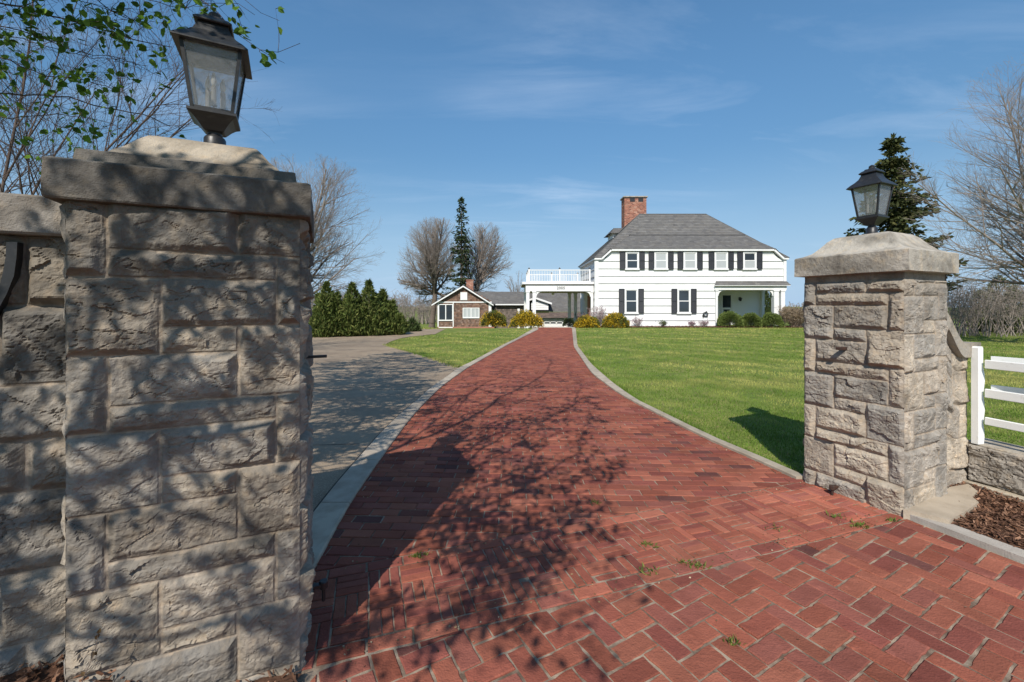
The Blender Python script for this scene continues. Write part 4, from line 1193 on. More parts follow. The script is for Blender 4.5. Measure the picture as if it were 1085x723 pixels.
# house number on the beam
for ci, chx in enumerate('2005'):
    cu = bpy.data.curves.new('number', 'FONT'); cu.body = chx; cu.size = .28; cu.extrude = .008; cu.align_x = 'CENTER'; cu.align_y = 'CENTER'
    to = bpy.data.objects.new('number', cu); COL.objects.link(to)
    to.rotation_euler = (PI / 2, 0, 0); to.location = (kx(590.8 + ci * 2.2), PY - .135, (zb0 + zb1) / 2)
    bpy.context.view_layer.update()
    me = bpy.data.meshes.new_from_object(to.evaluated_get(bpy.context.evaluated_depsgraph_get()))
    me.transform(to.matrix_world); bpy.data.objects.remove(to)
    no = bpy.data.objects.new('house_number', me); COL.objects.link(no); me.materials.clear(); me.materials.append(M['black'])
    no.parent = pc; no.matrix_parent_inverse = (Matrix.Translation(pc.location)).inverted()
# hanging lamp under the ceiling
mb = MB(); lx = kx(586, 34.2); mb.tube([(lx, 34.2, zb0 + .15), (lx, 34.2, zb0 - .02)], .012, 6); mb.lathe([(.03, .0), (.11, -.04), (.12, -.16), (.05, -.2)][::-1], (lx, 34.2, zb0 - .02), 10); mb.build('ceiling_lamp', M['white'], pc)
# wall of the house under the porte cochere: side door and steps
mb = MB(); mb.box(X0 - .13, X0 - .075, 33.2, 34.2, ZG + .3, 2.3); mb.build('side_door', M['terracotta'], house)
mb = MB()
for k in range(3): mb.box(X0 - .5 - .28 * (2 - k), X0 - .09, 33.0, 34.4, -.1, .02 + .15 * k + .12)
mb.build('side_steps', M['concrete'], house)
r = empty('porch_chair', (kx(615, 34.0), 34.3, -.06), math.radians(80), 'dark chair under the porte cochere beside the house wall', 'chair', 'dark chairs at the house')
mb = MB(); mb.bbox(-.3, .3, -.28, .28, .40, .48, .03); mb.build('seat', M['darkplastic'], r)
mb = MB(); mb.loft([[(-.3, .24, .46), (.3, .24, .46), (.3, .30, .46), (-.3, .30, .46)], [(-.3, .34, 1.0), (.3, .34, 1.0), (.3, .40, 1.0), (-.3, .40, 1.0)]]); mb.build('backrest', M['darkplastic'], r)
for sx in (-1, 1):
    mb = MB(); mb.tube([(sx * .3, -.26, 0), (sx * .3, -.26, .64), (sx * .31, .25, .66)], .025, 6); mb.build('armrest', M['darkplastic'], r)
    mb = MB(); mb.tube([(sx * .28, .28, 0), (sx * .28, .28, .45)], .022, 6); mb.build('leg', M['darkplastic'], r)

# ------------------------------------------------------------------ garage behind
GY = 42.0
gx_ = lambda px, y=GY: PX(px, y)
gz_ = lambda py, y=GY: PZ(py, y)
gar = wroot('garage', (gx_(585), GY, -.7), 0, 'white garage with long grey roof seen through the porte cochere', 'garage')
gl, gr_ = gx_(548), gx_(628)
mb = MB(); mb.box(gl, gr_, GY, GY + 7, -1.0, gz_(336.6)); mb.build('wall', M['white'], gar)
d0, d1 = gx_(574), gx_(597)
mb = MB(); dzb, dzt = -.82, gz_(338.2)
for k in range(4):
    z0 = dzb + (dzt - dzb) * k / 4; z1 = dzb + (dzt - dzb) * (k + 1) / 4 - .015
    if k == 2: continue
    mb.bbox(d0, d1, GY - .06, GY - .004, z0, z1, .01)
z0 = dzb + (dzt - dzb) * 2 / 4; z1 = dzb + (dzt - dzb) * 3 / 4 - .015
wds = [gx_(p) for p in (577, 583.5, 590.3)]; ww = gx_(582.2) - gx_(577)
edges_ = [d0] + [e for w_ in wds for e in (w_, w_ + ww)] + [d1]
for i in range(0, len(edges_), 2): mb.box(edges_[i], edges_[i + 1], GY - .06, GY - .004, z0, z1)
mb.box(d0, d1, GY - .06, GY - .004, z0, z0 + .04); mb.box(d0, d1, GY - .06, GY - .004, z1 - .04, z1)
gd_ = mb.build('garage_door', M['white'], gar)
for w_ in wds:
    mb = MB(); mb.box(w_, w_ + ww, GY - .03, GY - .02, z0 + .04, z1 - .04); mb.build('pane', M['glass'], gd_)
rm = MB(); ez = gz_(336.8)
SHG0 = SHG; SHG = [(.15, .115, .10), (.13, .10, .09), (.17, .13, .11)]
shingle_plane(rm, [(gl - .3, GY - .45, ez), (gr_ + .3, GY - .45, ez), (gr_ + .3, GY + .9, gz_(331, GY + .9)), (gl - .3, GY + .9, gz_(331, GY + .9))], seed=30)
SHG = SHG0
rm.build('porch_roof', M['roof'], gar)
rm = MB(); y2 = GY + .95
shingle_plane(rm, [(gl - .3, y2, gz_(330.6, y2)), (gr_ + .3, y2, gz_(330.6, y2)), (gr_ + .3, y2 + 3.2, gz_(310, y2 + 3.2)), (gl - .3, y2 + 3.2, gz_(310, y2 + 3.2))], seed=31)
shingle_plane(rm, [(gl - .3, y2 + 6.4, gz_(330.6, y2)), (gr_ + .3, y2 + 6.4, gz_(330.6, y2)), (gr_ + .3, y2 + 3.2, gz_(310, y2 + 3.2)), (gl - .3, y2 + 3.2, gz_(310, y2 + 3.2))], seed=32)
rm.build('roof', M['roof'], gar)
# white gabled bay that breaks through the roof
mb = MB(); yb = GY + .4; b0, b1 = gx_(563, yb), gx_(581, yb); z0, z1 = gz_(328.5, yb), gz_(320.5, yb)
siding(mb, b0, b1, z0, z1, yb, .02, .22, z0)
mb.prism([(b0, yb + .03, z1), (b1, yb + .03, z1), (gx_(570, yb), yb + .03, gz_(316.5, yb))], (0, 3, 0)); mb.box(b0, b1, yb + .052, yb + 2.6, z0, z1)
bay = mb.build('dormer_wall', M['siding'], gar)
rm = MB()
pk = (gx_(567, yb), gz_(315.2, yb)); e_r = (gx_(584.5, yb), gz_(321.2, yb)); e_l = (gx_(550, yb), gz_(321, yb))
shingle_plane(rm, [(pk[0], yb - .3, pk[1]), (e_r[0], yb - .3, e_r[1]), (e_r[0], yb + 3, e_r[1]), (pk[0], yb + 3, pk[1])], seed=33)
shingle_plane(rm, [(pk[0], yb - .3, pk[1]), (e_l[0], yb - .3, e_l[1]), (e_l[0], yb + 3, e_l[1]), (pk[0], yb + 3, pk[1])], seed=34)
rm.build('dormer_roof', M['roof'], gar)
mb = MB()
for q_ in (e_r, e_l): mb.prism([(pk[0], yb - .32, pk[1] + .02), (q_[0], yb - .32, q_[1] + .02), (q_[0], yb - .32, q_[1] - .16), (pk[0], yb - .32, pk[1] - .16)][::(1 if q_ is e_l else -1)], (0, .06, 0))
mb.build('rake_board', M['white'], gar)

# ------------------------------------------------------------------ brown shingled cottage
KY = 38.0
qx = lambda px, y=KY: PX(px, y)
qz = lambda py, y=KY: PZ(py, y)
c5x = lambda u: 450 + u / 9.036
c5y = lambda v: 280 + v / 9.036
cot = wroot('shingled_cottage', (qx(493), KY, -.7), 0, 'small brown shingled cottage with white trim and brick chimney', 'house')
w0_, w1_ = qx(c5x(128)), qx(c5x(640)); ze = qz(c5y(385)); zpk = qz(c5y(215)); xpk = qx(c5x(372)); zf = qz(c5y(600)); zlo = -1.5
BS = [(.20, .125, .09), (.165, .10, .075), (.235, .15, .11), (.14, .095, .075), (.22, .155, .125)]
def shingle_wall(mb, x0, x1, z0, z1, y, shape=None, course=.15, tab=.17, seed=0):
    rg = random.Random(seed); z = z0; r_ = 0
    while z < z1 - 1e-4:
        b = min(z + course, z1); a0, a1 = shape(z) if shape else (x0, x1); x = a0 - (r_ % 2) * tab / 2
        while x < a1:
            p, q_ = max(x, a0), min(x + tab * rg.uniform(.98, 1.0), a1)
            if q_ > p:
                c = rg.choice(BS); k = rg.gauss(1, .12); mb.cur = tuple(v * k for v in c)
                mb.add([(p, y - .025, z), (q_, y - .025, z), (q_, y - .004, b), (p, y - .004, b), (p, y + .02, z), (q_, y + .02, z)], [(0, 1, 2, 3), (4, 5, 1, 0)])
            x += tab
        z = b; r_ += 1
mb = MB()
ztrim = qz(c5y(365))
shingle_wall(mb, w0_, w1_, zf, ztrim, KY, seed=1)
sh = lambda z: (w0_ + (xpk - w0_) * (z - ztrim) / (zpk - ztrim) , w1_ + (xpk - w1_) * (z - ztrim) / (zpk - ztrim))
shingle_wall(mb, w0_, w1_, ztrim, zpk - .08, KY - .02, sh, seed=2)
mb.cur = (.15, .10, .08); mb.box(w0_, w1_, KY + .022, KY + 5.5, zlo, ze); mb.prism([(w0_, KY + .022, ze), (w1_, KY + .022, ze), (xpk, KY + .022, zpk - .05)], (0, 5.4, 0))
mb.build('wall', M['brownshingle'], cot)
mb = MB(); mb.cur = (1, 1, 1); mb.box(w0_ - .05, w1_ + .25, KY - .06, KY + .02, zlo, zf); mb.build('foundation', M['terracotta'], cot)
mb = MB(); mb.box(qx(c5x(390)), qx(c5x(440)), KY - .07, KY - .05, qz(c5y(628)), qz(c5y(613))); mb.build('vent', M['black'], cot)
mb = MB()
mb.box(w0_ - .02, w1_ + .02, KY - .07, KY - .03, ztrim - .045, ztrim + .055)
xd = qx(c5x(275)); mb.box(xd - .05, xd + .03, KY - .07, KY - .03, zf, ztrim - .045)
mb.box(w0_ - .03, w0_ + .06, KY - .07, KY - .03, zf, ztrim - .045); mb.box(qx(c5x(613)), qx(c5x(638)), KY - .07, KY - .03, zf, ztrim - .045)
zlw = qz(c5y(607)); mb.box(w0_ + .06, xd - .05, KY - .07, KY - .03, zlw - .03, zlw + .05)
mb.build('trim', M['white'], cot)
ea, eb = (qx(c5x(72)), qz(c5y(388))), (qx(c5x(660)), qz(c5y(388))); pk2 = (xpk, qz(c5y(207)))
mb = MB()
for e_, s in ((ea, 1), (eb, -1)):
    mb.prism([(pk2[0], KY - .36, pk2[1]), (e_[0], KY - .36, e_[1]), (e_[0], KY - .36, e_[1] - .11), (pk2[0], KY - .36, pk2[1] - .13)][::s], (0, .05, 0))
mb.build('rake_board', M['white'], cot)
rm = MB()
for e_ in (ea, eb): shingle_plane(rm, [(pk2[0], KY - .34, pk2[1] + .01), (e_[0], KY - .34, e_[1] + .01), (e_[0], KY + 5.6, e_[1] + .01), (pk2[0], KY + 5.6, pk2[1] + .01)], seed=40)
croof = rm.build('roof', M['roof'], cot)
ch = MB(); yk = KY + 3.2; kx0, kx1 = PX(c5x(398), yk), PX(c5x(465), yk); zkt = PZ(c5y(148), yk)
brick_box(ch, kx0, kx1, yk, yk + .6, ze + .1, zkt - .12, .22, .08, 8); brick_box(ch, kx0 - .04, kx1 + .04, yk - .04, yk + .64, zkt - .118, zkt, .22, .08, 9)
ch.build('chimney', M['brickwall'], croof)
def cot_window(x0, x1, z0, z1, n, sashes=True, y=KY - .03):
    f = MB(); t = .07
    f.box(x0, x1, y - .07, y, z0 - .03, z0 + t); f.box(x0, x1, y - .07, y, z1 - t, z1); f.box(x0, x0 + t, y - .07, y, z0 + t, z1 - t); f.box(x1 - t, x1, y - .07, y, z0 + t, z1 - t)
    for i in range(1, n): x = x0 + (x1 - x0) * i / n; f.box(x - .04, x + .04, y - .065, y, z0 + t, z1 - t)
    wf = f.build('window', M['white'], cot)
    for i in range(n):
        a, b = x0 + (x1 - x0) * i / n + (t if i == 0 else .04), x0 + (x1 - x0) * (i + 1) / n - (t if i == n - 1 else .04)
        p = MB(); p.box(a, b, y - .03, y - .02, z0 + t, z1 - t); p.build('pane', M['glass'] if sashes else M['blind'], wf)
        s = MB()
        if sashes: s.box(a, b, y - .05, y - .031, (z0 + z1) / 2 - .02, (z0 + z1) / 2 + .02)
        else: s.box((a + b) / 2 - .02, (a + b) / 2 + .02, y - .05, y - .031, z0 + t, z1 - t)
        s.build('sash', M['shutter'] if sashes else M['white'], wf)
cot_window(qx(c5x(133)), qx(c5x(272)), qz(c5y(540)), qz(c5y(383)), 2)
cot_window(qx(c5x(365)), qx(c5x(525)), qz(c5y(515)), qz(c5y(418)), 2, False)
mb = MB(); vx0, vx1, vz0, vz1 = qx(c5x(343)), qx(c5x(408)), qz(c5y(345)), qz(c5y(270))
mb.box(vx0, vx1, KY - .09, KY - .045, vz0, vz1)
for i in range(8): z = vz0 + .07 + (vz1 - vz0 - .14) * i / 7; mb.box(vx0 + .05, vx1 - .05, KY - .10, KY - .088, z - .012, z + .012)
mb.build('gable_vent', M['white'], cot)
# lower wing to the right, grey roof
y3 = KY + 1.6; g0, g1 = w1_ + .02, PX(556, y3); zw = PZ(c5y(388), y3)
mb = MB(); BS0 = BS; BS = [(.16, .13, .11), (.13, .11, .095), (.19, .155, .13)]
shingle_wall(mb, g0, g1, zlo + .6, zw, y3, seed=3); BS = BS0; mb.cur = (.12, .1, .09); mb.box(g0, g1, y3 + .022, y3 + 4.4, zlo, zw)
mb.build('wing_wall', M['brownshingle'], cot)
rm = MB(); zrw = PZ(c5y(265), y3 + 2.2)
shingle_plane(rm, [(xpk + .2, y3 - .35, zw + .02), (g1 + .3, y3 - .35, zw + .02), (g1 + .3, y3 + 2.2, zrw), (xpk + .2, y3 + 2.2, zrw)], seed=41)
shingle_plane(rm, [(xpk + .2, y3 + 4.75, zw + .02), (g1 + .3, y3 + 4.75, zw + .02), (g1 + .3, y3 + 2.2, zrw), (xpk + .2, y3 + 2.2, zrw)], seed=42)
rm.build('wing_roof', M['roof'], cot)
mb = MB(); mb.box(w1_ + .3, g1 + .3, y3 - .42, y3 - .352, zw - .05, zw + .05); mb.build('gutter', M['white'], cot)
mb = MB(); dx_ = PX(c5x(658), y3); mb.box(dx_ - .16, dx_ + .22, y3 - .06, y3 - .028, zlo, zw - .1); mb.build('wing_door', M['shutter'], cot)
mb = MB(); dx_ = PX(c5x(898), y3); mb.box(dx_ - .1, dx_ + .12, y3 - .06, y3 - .028, zlo, PZ(c5y(425), y3)); mb.build('wing_post', M['white'], cot)

# ------------------------------------------------------------------ photographer's camera on its tripod: the shadow at the foot of the picture
tp = empty('tripod_camera', (-.02, -.13, 0), math.radians(0), 'black camera on a tripod standing on the brick apron', 'camera')
mb = MB(); mb.bbox(-.10, .10, -.05, .03, 1.46, 1.585, .012); mb.bbox(-.032, .032, -.04, .02, 1.586, 1.655, .008); mb.build('camera_body', M['black'], tp)
mb = MB(); mb.lathe([(.02, 1.0), (.02, 1.38), (.045, 1.40), (.045, 1.455)], n=12); mb.build('centre_column', M['black'], tp)
for k in range(3):
    a = PI / 2 + PI + k * 2 * PI / 3; mb = MB(); mb.tube([(.03 * math.cos(a), .03 * math.sin(a), 1.30), (.42 * math.cos(a), .42 * math.sin(a), .0)], [.018, .011], 8); mb.build('leg', M['black'], tp)
# ------------------------------------------------------------------ vegetation
def tubes(P0, P1, r0, r1, n):
    """tapered tubes for many segments at once"""
    P0 = np.asarray(P0, float); P1 = np.asarray(P1, float)
    if len(P0) == 0: return np.zeros((0, 3)), np.zeros((0, 4), int)
    d = P1 - P0; L = np.linalg.norm(d, axis=1, keepdims=True); d = d / np.maximum(L, 1e-9)
    ref = np.where(np.abs(d[:, 2:3]) < .9, np.array([[0, 0, 1.]]), np.array([[1., 0, 0]]))
    a = np.cross(d, ref); a /= np.linalg.norm(a, axis=1, keepdims=True); b = np.cross(d, a)
    ang = np.arange(n) * 2 * PI / n
    ring = a[:, None, :] * np.cos(ang)[None, :, None] + b[:, None, :] * np.sin(ang)[None, :, None]
    A = P0[:, None] + ring * np.asarray(r0)[:, None, None]; B = P1[:, None] + ring * np.asarray(r1)[:, None, None]
    V = np.concatenate([A, B], 1).reshape(-1, 3)
    k = np.arange(len(P0))[:, None] * 2 * n; i = np.arange(n)[None]; j = (i + 1) % n
    Q = np.stack([k + i, k + j, k + n + j, k + n + i], -1).reshape(-1, 4)
    return V, Q
def tubes_obj(name, P0, P1, r0, r1, mat_, parent):
    r0 = np.asarray(r0); r1 = np.asarray(r1); P0 = np.asarray(P0); P1 = np.asarray(P1)
    Vs, Qs = [], []; b = 0
    for lo, hi, n in ((0, .012, 3), (.012, .05, 5), (.05, 9, 9)):
        m = (r0 >= lo) & (r0 < hi)
        V, Q = tubes(P0[m], P1[m], r0[m], r1[m], n)
        Vs.append(V); Qs.append(Q + b); b += len(V)
    return mesh_np(name, np.concatenate(Vs), [np.concatenate(Qs)], mat_, parent, smooth=True)

def colonize(att, trunk, D, di, dk, iters=220, grav=(0, 0, .0), jit=.15, seed=0):
    """space colonisation: branches grow from the trunk polyline towards the attractor cloud"""
    rg = np.random.default_rng(seed)
    att = np.array(att, float); P = [np.array(p, float) for p in trunk]; par = [-1] + list(range(len(trunk) - 1))
    X = np.array(P); near = np.zeros(len(att), int); dist = np.full(len(att), 9e9)
    def upd(ids):
        nonlocal near, dist
        for s in range(0, len(ids), 200):
            c = ids[s:s + 200]; dd = np.linalg.norm(att[:, None] - np.array([P[i] for i in c])[None], axis=2)
            k = dd.argmin(1); v = dd[np.arange(len(att)), k]; m = v < dist
            dist = np.where(m, v, dist); near = np.where(m, np.array(c)[k], near)
    upd(list(range(len(P))))
    g = np.array(grav); seen = {}
    for it in range(iters):
        if len(att) == 0: break
        act = dist < di
        if not act.any(): act = dist < dist.min() * 1.05
        ids, inv = np.unique(near[act], return_inverse=True)
        dirs = np.zeros((len(ids), 3)); v = att[act] - np.array(P)[near[act]]
        v /= np.linalg.norm(v, axis=1, keepdims=True) + 1e-9
        np.add.at(dirs, inv, v)
        new = []
        for k, i in enumerate(ids):
            d = dirs[k]; l = np.linalg.norm(d)
            d = d / l if l > 1e-6 else rg.normal(size=3)
            d = d + g + rg.normal(0, jit, 3); d /= np.linalg.norm(d)
            if seen.get(i, 0) > 5: continue
            seen[i] = seen.get(i, 0) + 1
            P.append(P[i] + d * D); par.append(int(i)); new.append(len(P) - 1)
        if not new: break
        upd(new)
        keep = dist > dk
        att = att[keep]; near = near[keep]; dist = dist[keep]
    return np.array(P), np.array(par)
def radii(P, par, tip, ex=2.3, rmax=None):
    n = len(P); acc = np.zeros(n); ch = np.zeros(n, int)
    for i in range(n - 1, 0, -1):
        if ch[i] == 0: acc[i] = tip ** ex
        acc[par[i]] += acc[i]; ch[par[i]] += 1
    r = acc ** (1 / ex)
    if rmax: r = np.where(r > tip, tip + (r - tip) * (rmax - tip) / (r.max() - tip), r)
    return r, ch
def twigs(P, par, r, rmaxn, per, L, rad, seed=0, up=.15, kids=2, spread=.9):
    rg = np.random.default_rng(seed); S0, S1, R0, R1 = [], [], [], []
    idx = np.where((r < rmaxn) & (par >= 0))[0]
    ends = []
    for i in idx:
        d0 = P[i] - P[par[i]]; d0 /= np.linalg.norm(d0) + 1e-9
        for _ in range(rg.poisson(per)):
            d = d0 + rg.normal(0, spread, 3) + np.array([0, 0, up]); d /= np.linalg.norm(d)
            l = L * rg.uniform(.5, 1.3); a = P[i]; d2 = d + rg.normal(0, .3, 3) + np.array([0, 0, up * .7]); d2 /= np.linalg.norm(d2)
            b = a + d * l * .5; c = b + d2 * l * .5
            S0 += [a, b]; S1 += [b, c]; R0 += [rad, rad * .75]; R1 += [rad * .75, rad * .35]; ends.append(c)
            for _k in range(kids):
                t = rg.uniform(.2, .9); s = a + (b - a) * t if rg.random() < .5 else b + (c - b) * t
                e = d + rg.normal(0, .7, 3); e /= np.linalg.norm(e); q_ = s + e * l * rg.uniform(.25, .5)
                S0.append(s); S1.append(q_); R0.append(rad * .6); R1.append(rad * .3); ends.append(q_)
    return np.array(S0).reshape(-1, 3), np.array(S1).reshape(-1, 3), np.array(R0), np.array(R1), np.array(ends).reshape(-1, 3)
def ell(n, c, rad, seed, shell=.35, flat=None):
    rg = np.random.default_rng(seed); v = rg.normal(size=(n, 3)); v /= np.linalg.norm(v, axis=1, keepdims=True)
    v *= (rg.random((n, 1)) ** shell); p = np.array(c) + v * np.array(rad)
    if flat is not None: p = p[p[:, 2] > flat]
    return p
def trunk_line(a, b, n=6, wob=.05, seed=0):
    rg = np.random.default_rng(seed); a = np.array(a, float); b = np.array(b, float)
    return [a + (b - a) * i / n + (rg.normal(0, wob, 3) * (0 < i < n)) for i in range(n + 1)]

def bare_tree(label, base, fork, cen, rad, seed, nmain=9, counts=(8, 6, 4), r0=.25, tip=.010, elev=(20, 80), ratio=.5, mtw='twig', group=None, name='bare_tree', low=None, thin=1.0, split=.05):
    """straight limbs fan out of a low fork and fill an ellipsoid crown with finer and finer twigs"""
    root = wroot(name, tuple(base), 0, label, 'tree', group)
    rg = np.random.default_rng(seed); cen = np.array(cen, float); rad = np.array(rad, float)
    S0, S1, A_, B__ = [], [], [], []
    def env(p, d):
        q = (p - cen) / rad; e = d / rad; a = e @ e; b = q @ e; c = q @ q - 1; D_ = b * b - a * c
        if D_ <= 0: return .15
        return max((-b + math.sqrt(D_)) / a, .15)
    def run(p, d, L, ra, rb, n, lift, wob):
        pts = [p]; rs = [ra]
        for k in range(n):
            d = d + rg.normal(0, wob, 3) + np.array([0, 0, lift]); d = d / np.linalg.norm(d)
            p = p + d * L / n; pts.append(p); rs.append(ra + (rb - ra) * (k + 1) / n)
            S0.append(pts[-2]); S1.append(p); A_.append(rs[-2]); B__.append(rs[-1])
        return pts, rs
    def side(d, ang):
        v = np.cross(d, rg.normal(size=3)); v /= np.linalg.norm(v) + 1e-9
        return d * math.cos(ang) + v * math.sin(ang)
    def grow(p, d, L, ra, lvl):
        L = min(L, env(p, d) * rg.uniform(.86, 1.0))
        n = (7, 5, 3, 2)[min(lvl, 3)]
        rb = max(ra * .28, tip * .35)
        pts, rs = run(p, d, L, ra, rb, n, (.018, .02, .02, .02)[min(lvl, 3)], (.06, .08, .11, .15)[min(lvl, 3)])
        if lvl >= len(counts): return
        m = max(1, int(rg.poisson(counts[lvl] * min(1.6, .5 + .5 * L / (1.5 if lvl else 3.5)))))
        for k in range(m):
            t = .16 + .82 * (k + rg.random()) / m; f = t * (len(pts) - 1); a = min(int(f), len(pts) - 2); q = pts[a] + (pts[a + 1] - pts[a]) * (f - a)
            dd = pts[a + 1] - pts[a]; dd /= np.linalg.norm(dd)
            c = side(dd, rg.uniform(.42, .95)); c = c + np.array([0, 0, .10]) + .22 * (q - cen) / rad.max(); c /= np.linalg.norm(c)
            rr = max(rs[a] * rg.uniform(.42, .62), tip * .5)
            grow(q, c, max(L * ratio * (1.25 - .6 * t) * rg.uniform(.6, 1.2), .25), rr, lvl + 1)
    tl = trunk_line(base, fork, 5, .04, seed)
    for k in range(5):
        fl = 1.35 if k == 0 else 1
        S0.append(tl[k]); S1.append(tl[k + 1]); A_.append(r0 * (1 - .05 * k) * fl); B__.append(r0 * (.95 - .05 * k))
    top = tl[-1]
    for k in range(nmain):
        az = k * 2.39996 + rg.normal(0, .2); el_ = math.radians(rg.uniform(*elev)) if k else math.radians(84)
        d = np.array([math.cos(az) * math.cos(el_), math.sin(az) * math.cos(el_), math.sin(el_)])
        s = tl[-2] + (tl[-1] - tl[-2]) * rg.random() if k % 3 == 2 else (top if k < 8 else top + (cen - top) * rg.uniform(0, .55) * [.3, .3, 1])
        if k >= 8: S0.append(top); S1.append(s); A_.append(r0 * .35); B__.append(r0 * .3 * thin)
        grow(s, d, 99, r0 * rg.uniform(.30, .58) * (1 if k < 6 else thin), 0)
    if low:
        for (q, d, L, ra) in low: grow(np.array(q, float), np.array(d, float) / np.linalg.norm(d), L, ra, 0)
    S0, S1, A_, B__ = map(np.array, (S0, S1, A_, B__)); big = A_ > split
    tubes_obj('trunk', S0[big], S1[big], A_[big], B__[big], M['bark'], root)
    tubes_obj('crown', S0[~big], S1[~big], A_[~big], B__[~big], M[mtw], root)
    print(label, len(S0))
    return root

def leaf_mesh(name, pts, size, cols, parent, seed=0, matn='leaf', up=None, droop=.5):
    """one folded six-point leaf at every point"""
    rg = np.random.default_rng(seed); n = len(pts)
    ax = rg.normal(size=(n, 3)); ax[:, 2] -= droop; ax /= np.linalg.norm(ax, axis=1, keepdims=True)
    nr = rg.normal(size=(n, 3)); nr[:, 2] += .6; sd_ = np.cross(ax, nr); sd_ /= np.linalg.norm(sd_, axis=1, keepdims=True); nn = np.cross(sd_, ax)
    s = size * rg.uniform(.6, 1.25, (n, 1)); f = .18
    pts = np.asarray(pts)
    T = [pts, pts + ax * s * .3 + sd_ * s * .33 + nn * s * f * .6, pts + ax * s * .68 + sd_ * s * .27 + nn * s * f * .5, pts + ax * s, pts + ax * s * .68 - sd_ * s * .27 + nn * s * f * .5, pts + ax * s * .3 - sd_ * s * .33 + nn * s * f * .6, pts + ax * s * .45]
    V = np.stack(T, 1).reshape(-1, 3); k = np.arange(n)[:, None] * 7
    Fq = np.concatenate([k + np.array([[0, 1, 2, 6]]), k + np.array([[6, 2, 3, 4]]), k + np.array([[0, 6, 4, 5]])], 0)
    c = np.array(cols)[rg.integers(len(cols), size=n)] * rg.normal(1, .15, (n, 1)); C = np.repeat(c, 7, 0)
    return mesh_np(name, V, [Fq], M[matn], parent, C)
def flakes(pts, ax, wid, ln, cols, seed, jitter=.5):
    """small pointed sprays (two crossing blades) for needles and tiny leaves"""
    rg = np.random.default_rng(seed); n = len(pts); pts = np.asarray(pts)
    ax = np.asarray(ax) + rg.normal(0, jitter, (n, 3)); ax /= np.linalg.norm(ax, axis=1, keepdims=True) + 1e-9
    s = np.cross(ax, rg.normal(size=(n, 3))); s /= np.linalg.norm(s, axis=1, keepdims=True) + 1e-9
    l = ln * rg.uniform(.6, 1.3, (n, 1)); w_ = wid * rg.uniform(.7, 1.3, (n, 1))
    V = np.stack([pts, pts + ax * l * .5 + s * w_, pts + ax * l, pts + ax * l * .5 - s * w_], 1).reshape(-1, 3)
    Q = (np.arange(n)[:, None] * 4 + np.arange(4)[None])
    c = np.array(cols)[rg.integers(len(cols), size=n)] * rg.normal(1, .16, (n, 1)); C = np.repeat(np.clip(c, .004, 1), 4, 0)
    return V, Q, C

# ---- the big spring tree that shades the gate: overhead, rooted left of and behind the camera
att = []
rg = np.random.default_rng(3)
def add_shadow(poly_px, n, zr, leafy=True):
    """points on the sun's rays above a patch of shaded ground, high enough to be above the picture"""
    k = 0; tries = 0
    xs_, ys_ = [p[0] for p in poly_px], [p[1] for p in poly_px]
    while k < n and tries < n * 60:
        tries += 1
        px, py = rg.uniform(min(xs_), max(xs_)), rg.uniform(min(ys_), max(ys_))
        ins = False
        for i in range(len(poly_px)):
            a, b = poly_px[i], poly_px[i - 1]
            if (a[1] > py) != (b[1] > py) and px < (b[0] - a[0]) * (py - a[1]) / (b[1] - a[1]) + a[0]: ins = not ins
        if not ins: continue
        x, y = G(px, py)
        if not leafy and vn((x + .2 * y) / .9, (y - .12 * x) / .15, 21) < .49: continue
        if leafy and vn(x / .12, y / .17, 15) < .49 + .10 * (vn(x / .6, y / .8, 3) - .5): continue
        z = 2.3 if leafy else 2.6
        while z < 10:              # the lowest height on the ray that is above the picture
            X, Y = x - SH.x * z * COT, y - SH.y * z * COT
            if (Y < .1 and z > 2.2) or HY - F * (z - CH) / Y < -60: break
            z += .25
        z += rg.uniform(0, 1.3) if leafy else rg.uniform(0, .5)
        X, Y = x - SH.x * z * COT, y - SH.y * z * COT
        if Y > .25:
            qy = HY - F * (z - CH) / Y; qx_ = CX + F * X / Y
            if qy > -25 and not (qx_ < 235 and qy < 120): continue
            if X * X + (z - CH) ** 2 + Y * Y < 2.2 ** 2: continue
        att.append((X, Y, z)); k += 1
NO_LEAF0 = len(att)
add_shadow([(336, 388), (430, 371), (476, 386), (410, 452), (336, 490)], 430, (3.6, 7.0), False)
NO_LEAF1 = len(att)        # concrete drive
add_shadow([(495, 400), (545, 372), (600, 378), (635, 430), (660, 490), (620, 540), (500, 500), (445, 440)], 820, (3.6, 8.0))   # brick drive
add_shadow([(430, 520), (560, 480), (655, 500), (640, 560), (560, 620), (480, 600)], 400, (3.2, 7.0))
add_shadow([(330, 640), (480, 610), (660, 560), (700, 630), (640, 665), (560, 723), (330, 723)], 150, (3.0, 7.0))
for _ in range(960):                                         # what dapples the face of the left pillar and the wing wall
    s = rg.uniform(1.5, 3.0); z0_ = rg.uniform(.1, 2.2); t = rg.uniform(-.1, 1.9)
    if vn(t / .11, z0_ / .10, 8) < .57 - .09 * float(sstep(.9, 1.8, z0_)): continue
    x, y = cL - uL * t
    att.append((x - SH.x * s * COT, y - SH.y * s * COT, z0_ + s))
SHADE = np.array(att)
fill = ell(160, (-3.6, .6, 6.6), (3.8, 3.6, 2.8), 8, .5)
for p in fill:
    X, Y, z = p
    if Y > .2:
        qy = HY - F * (z - CH) / Y; qx_ = CX + F * X / Y
        if qy > -25 and qx_ > -60: continue
    att.append(tuple(p))
att = np.array(att)
TB = np.array([-4.9, -2.0, -.05])
troot = wroot('shade_tree', tuple(TB), 0, 'big tree with fresh green leaves reaching in over the left gate pillar', 'tree')
tr = trunk_line(TB, (-4.5, -1.7, 2.9), 8, .04, 2)
P, par = colonize(att, tr, .20, 2.2, .24, iters=260, grav=(0, 0, .02), jit=.16, seed=5)
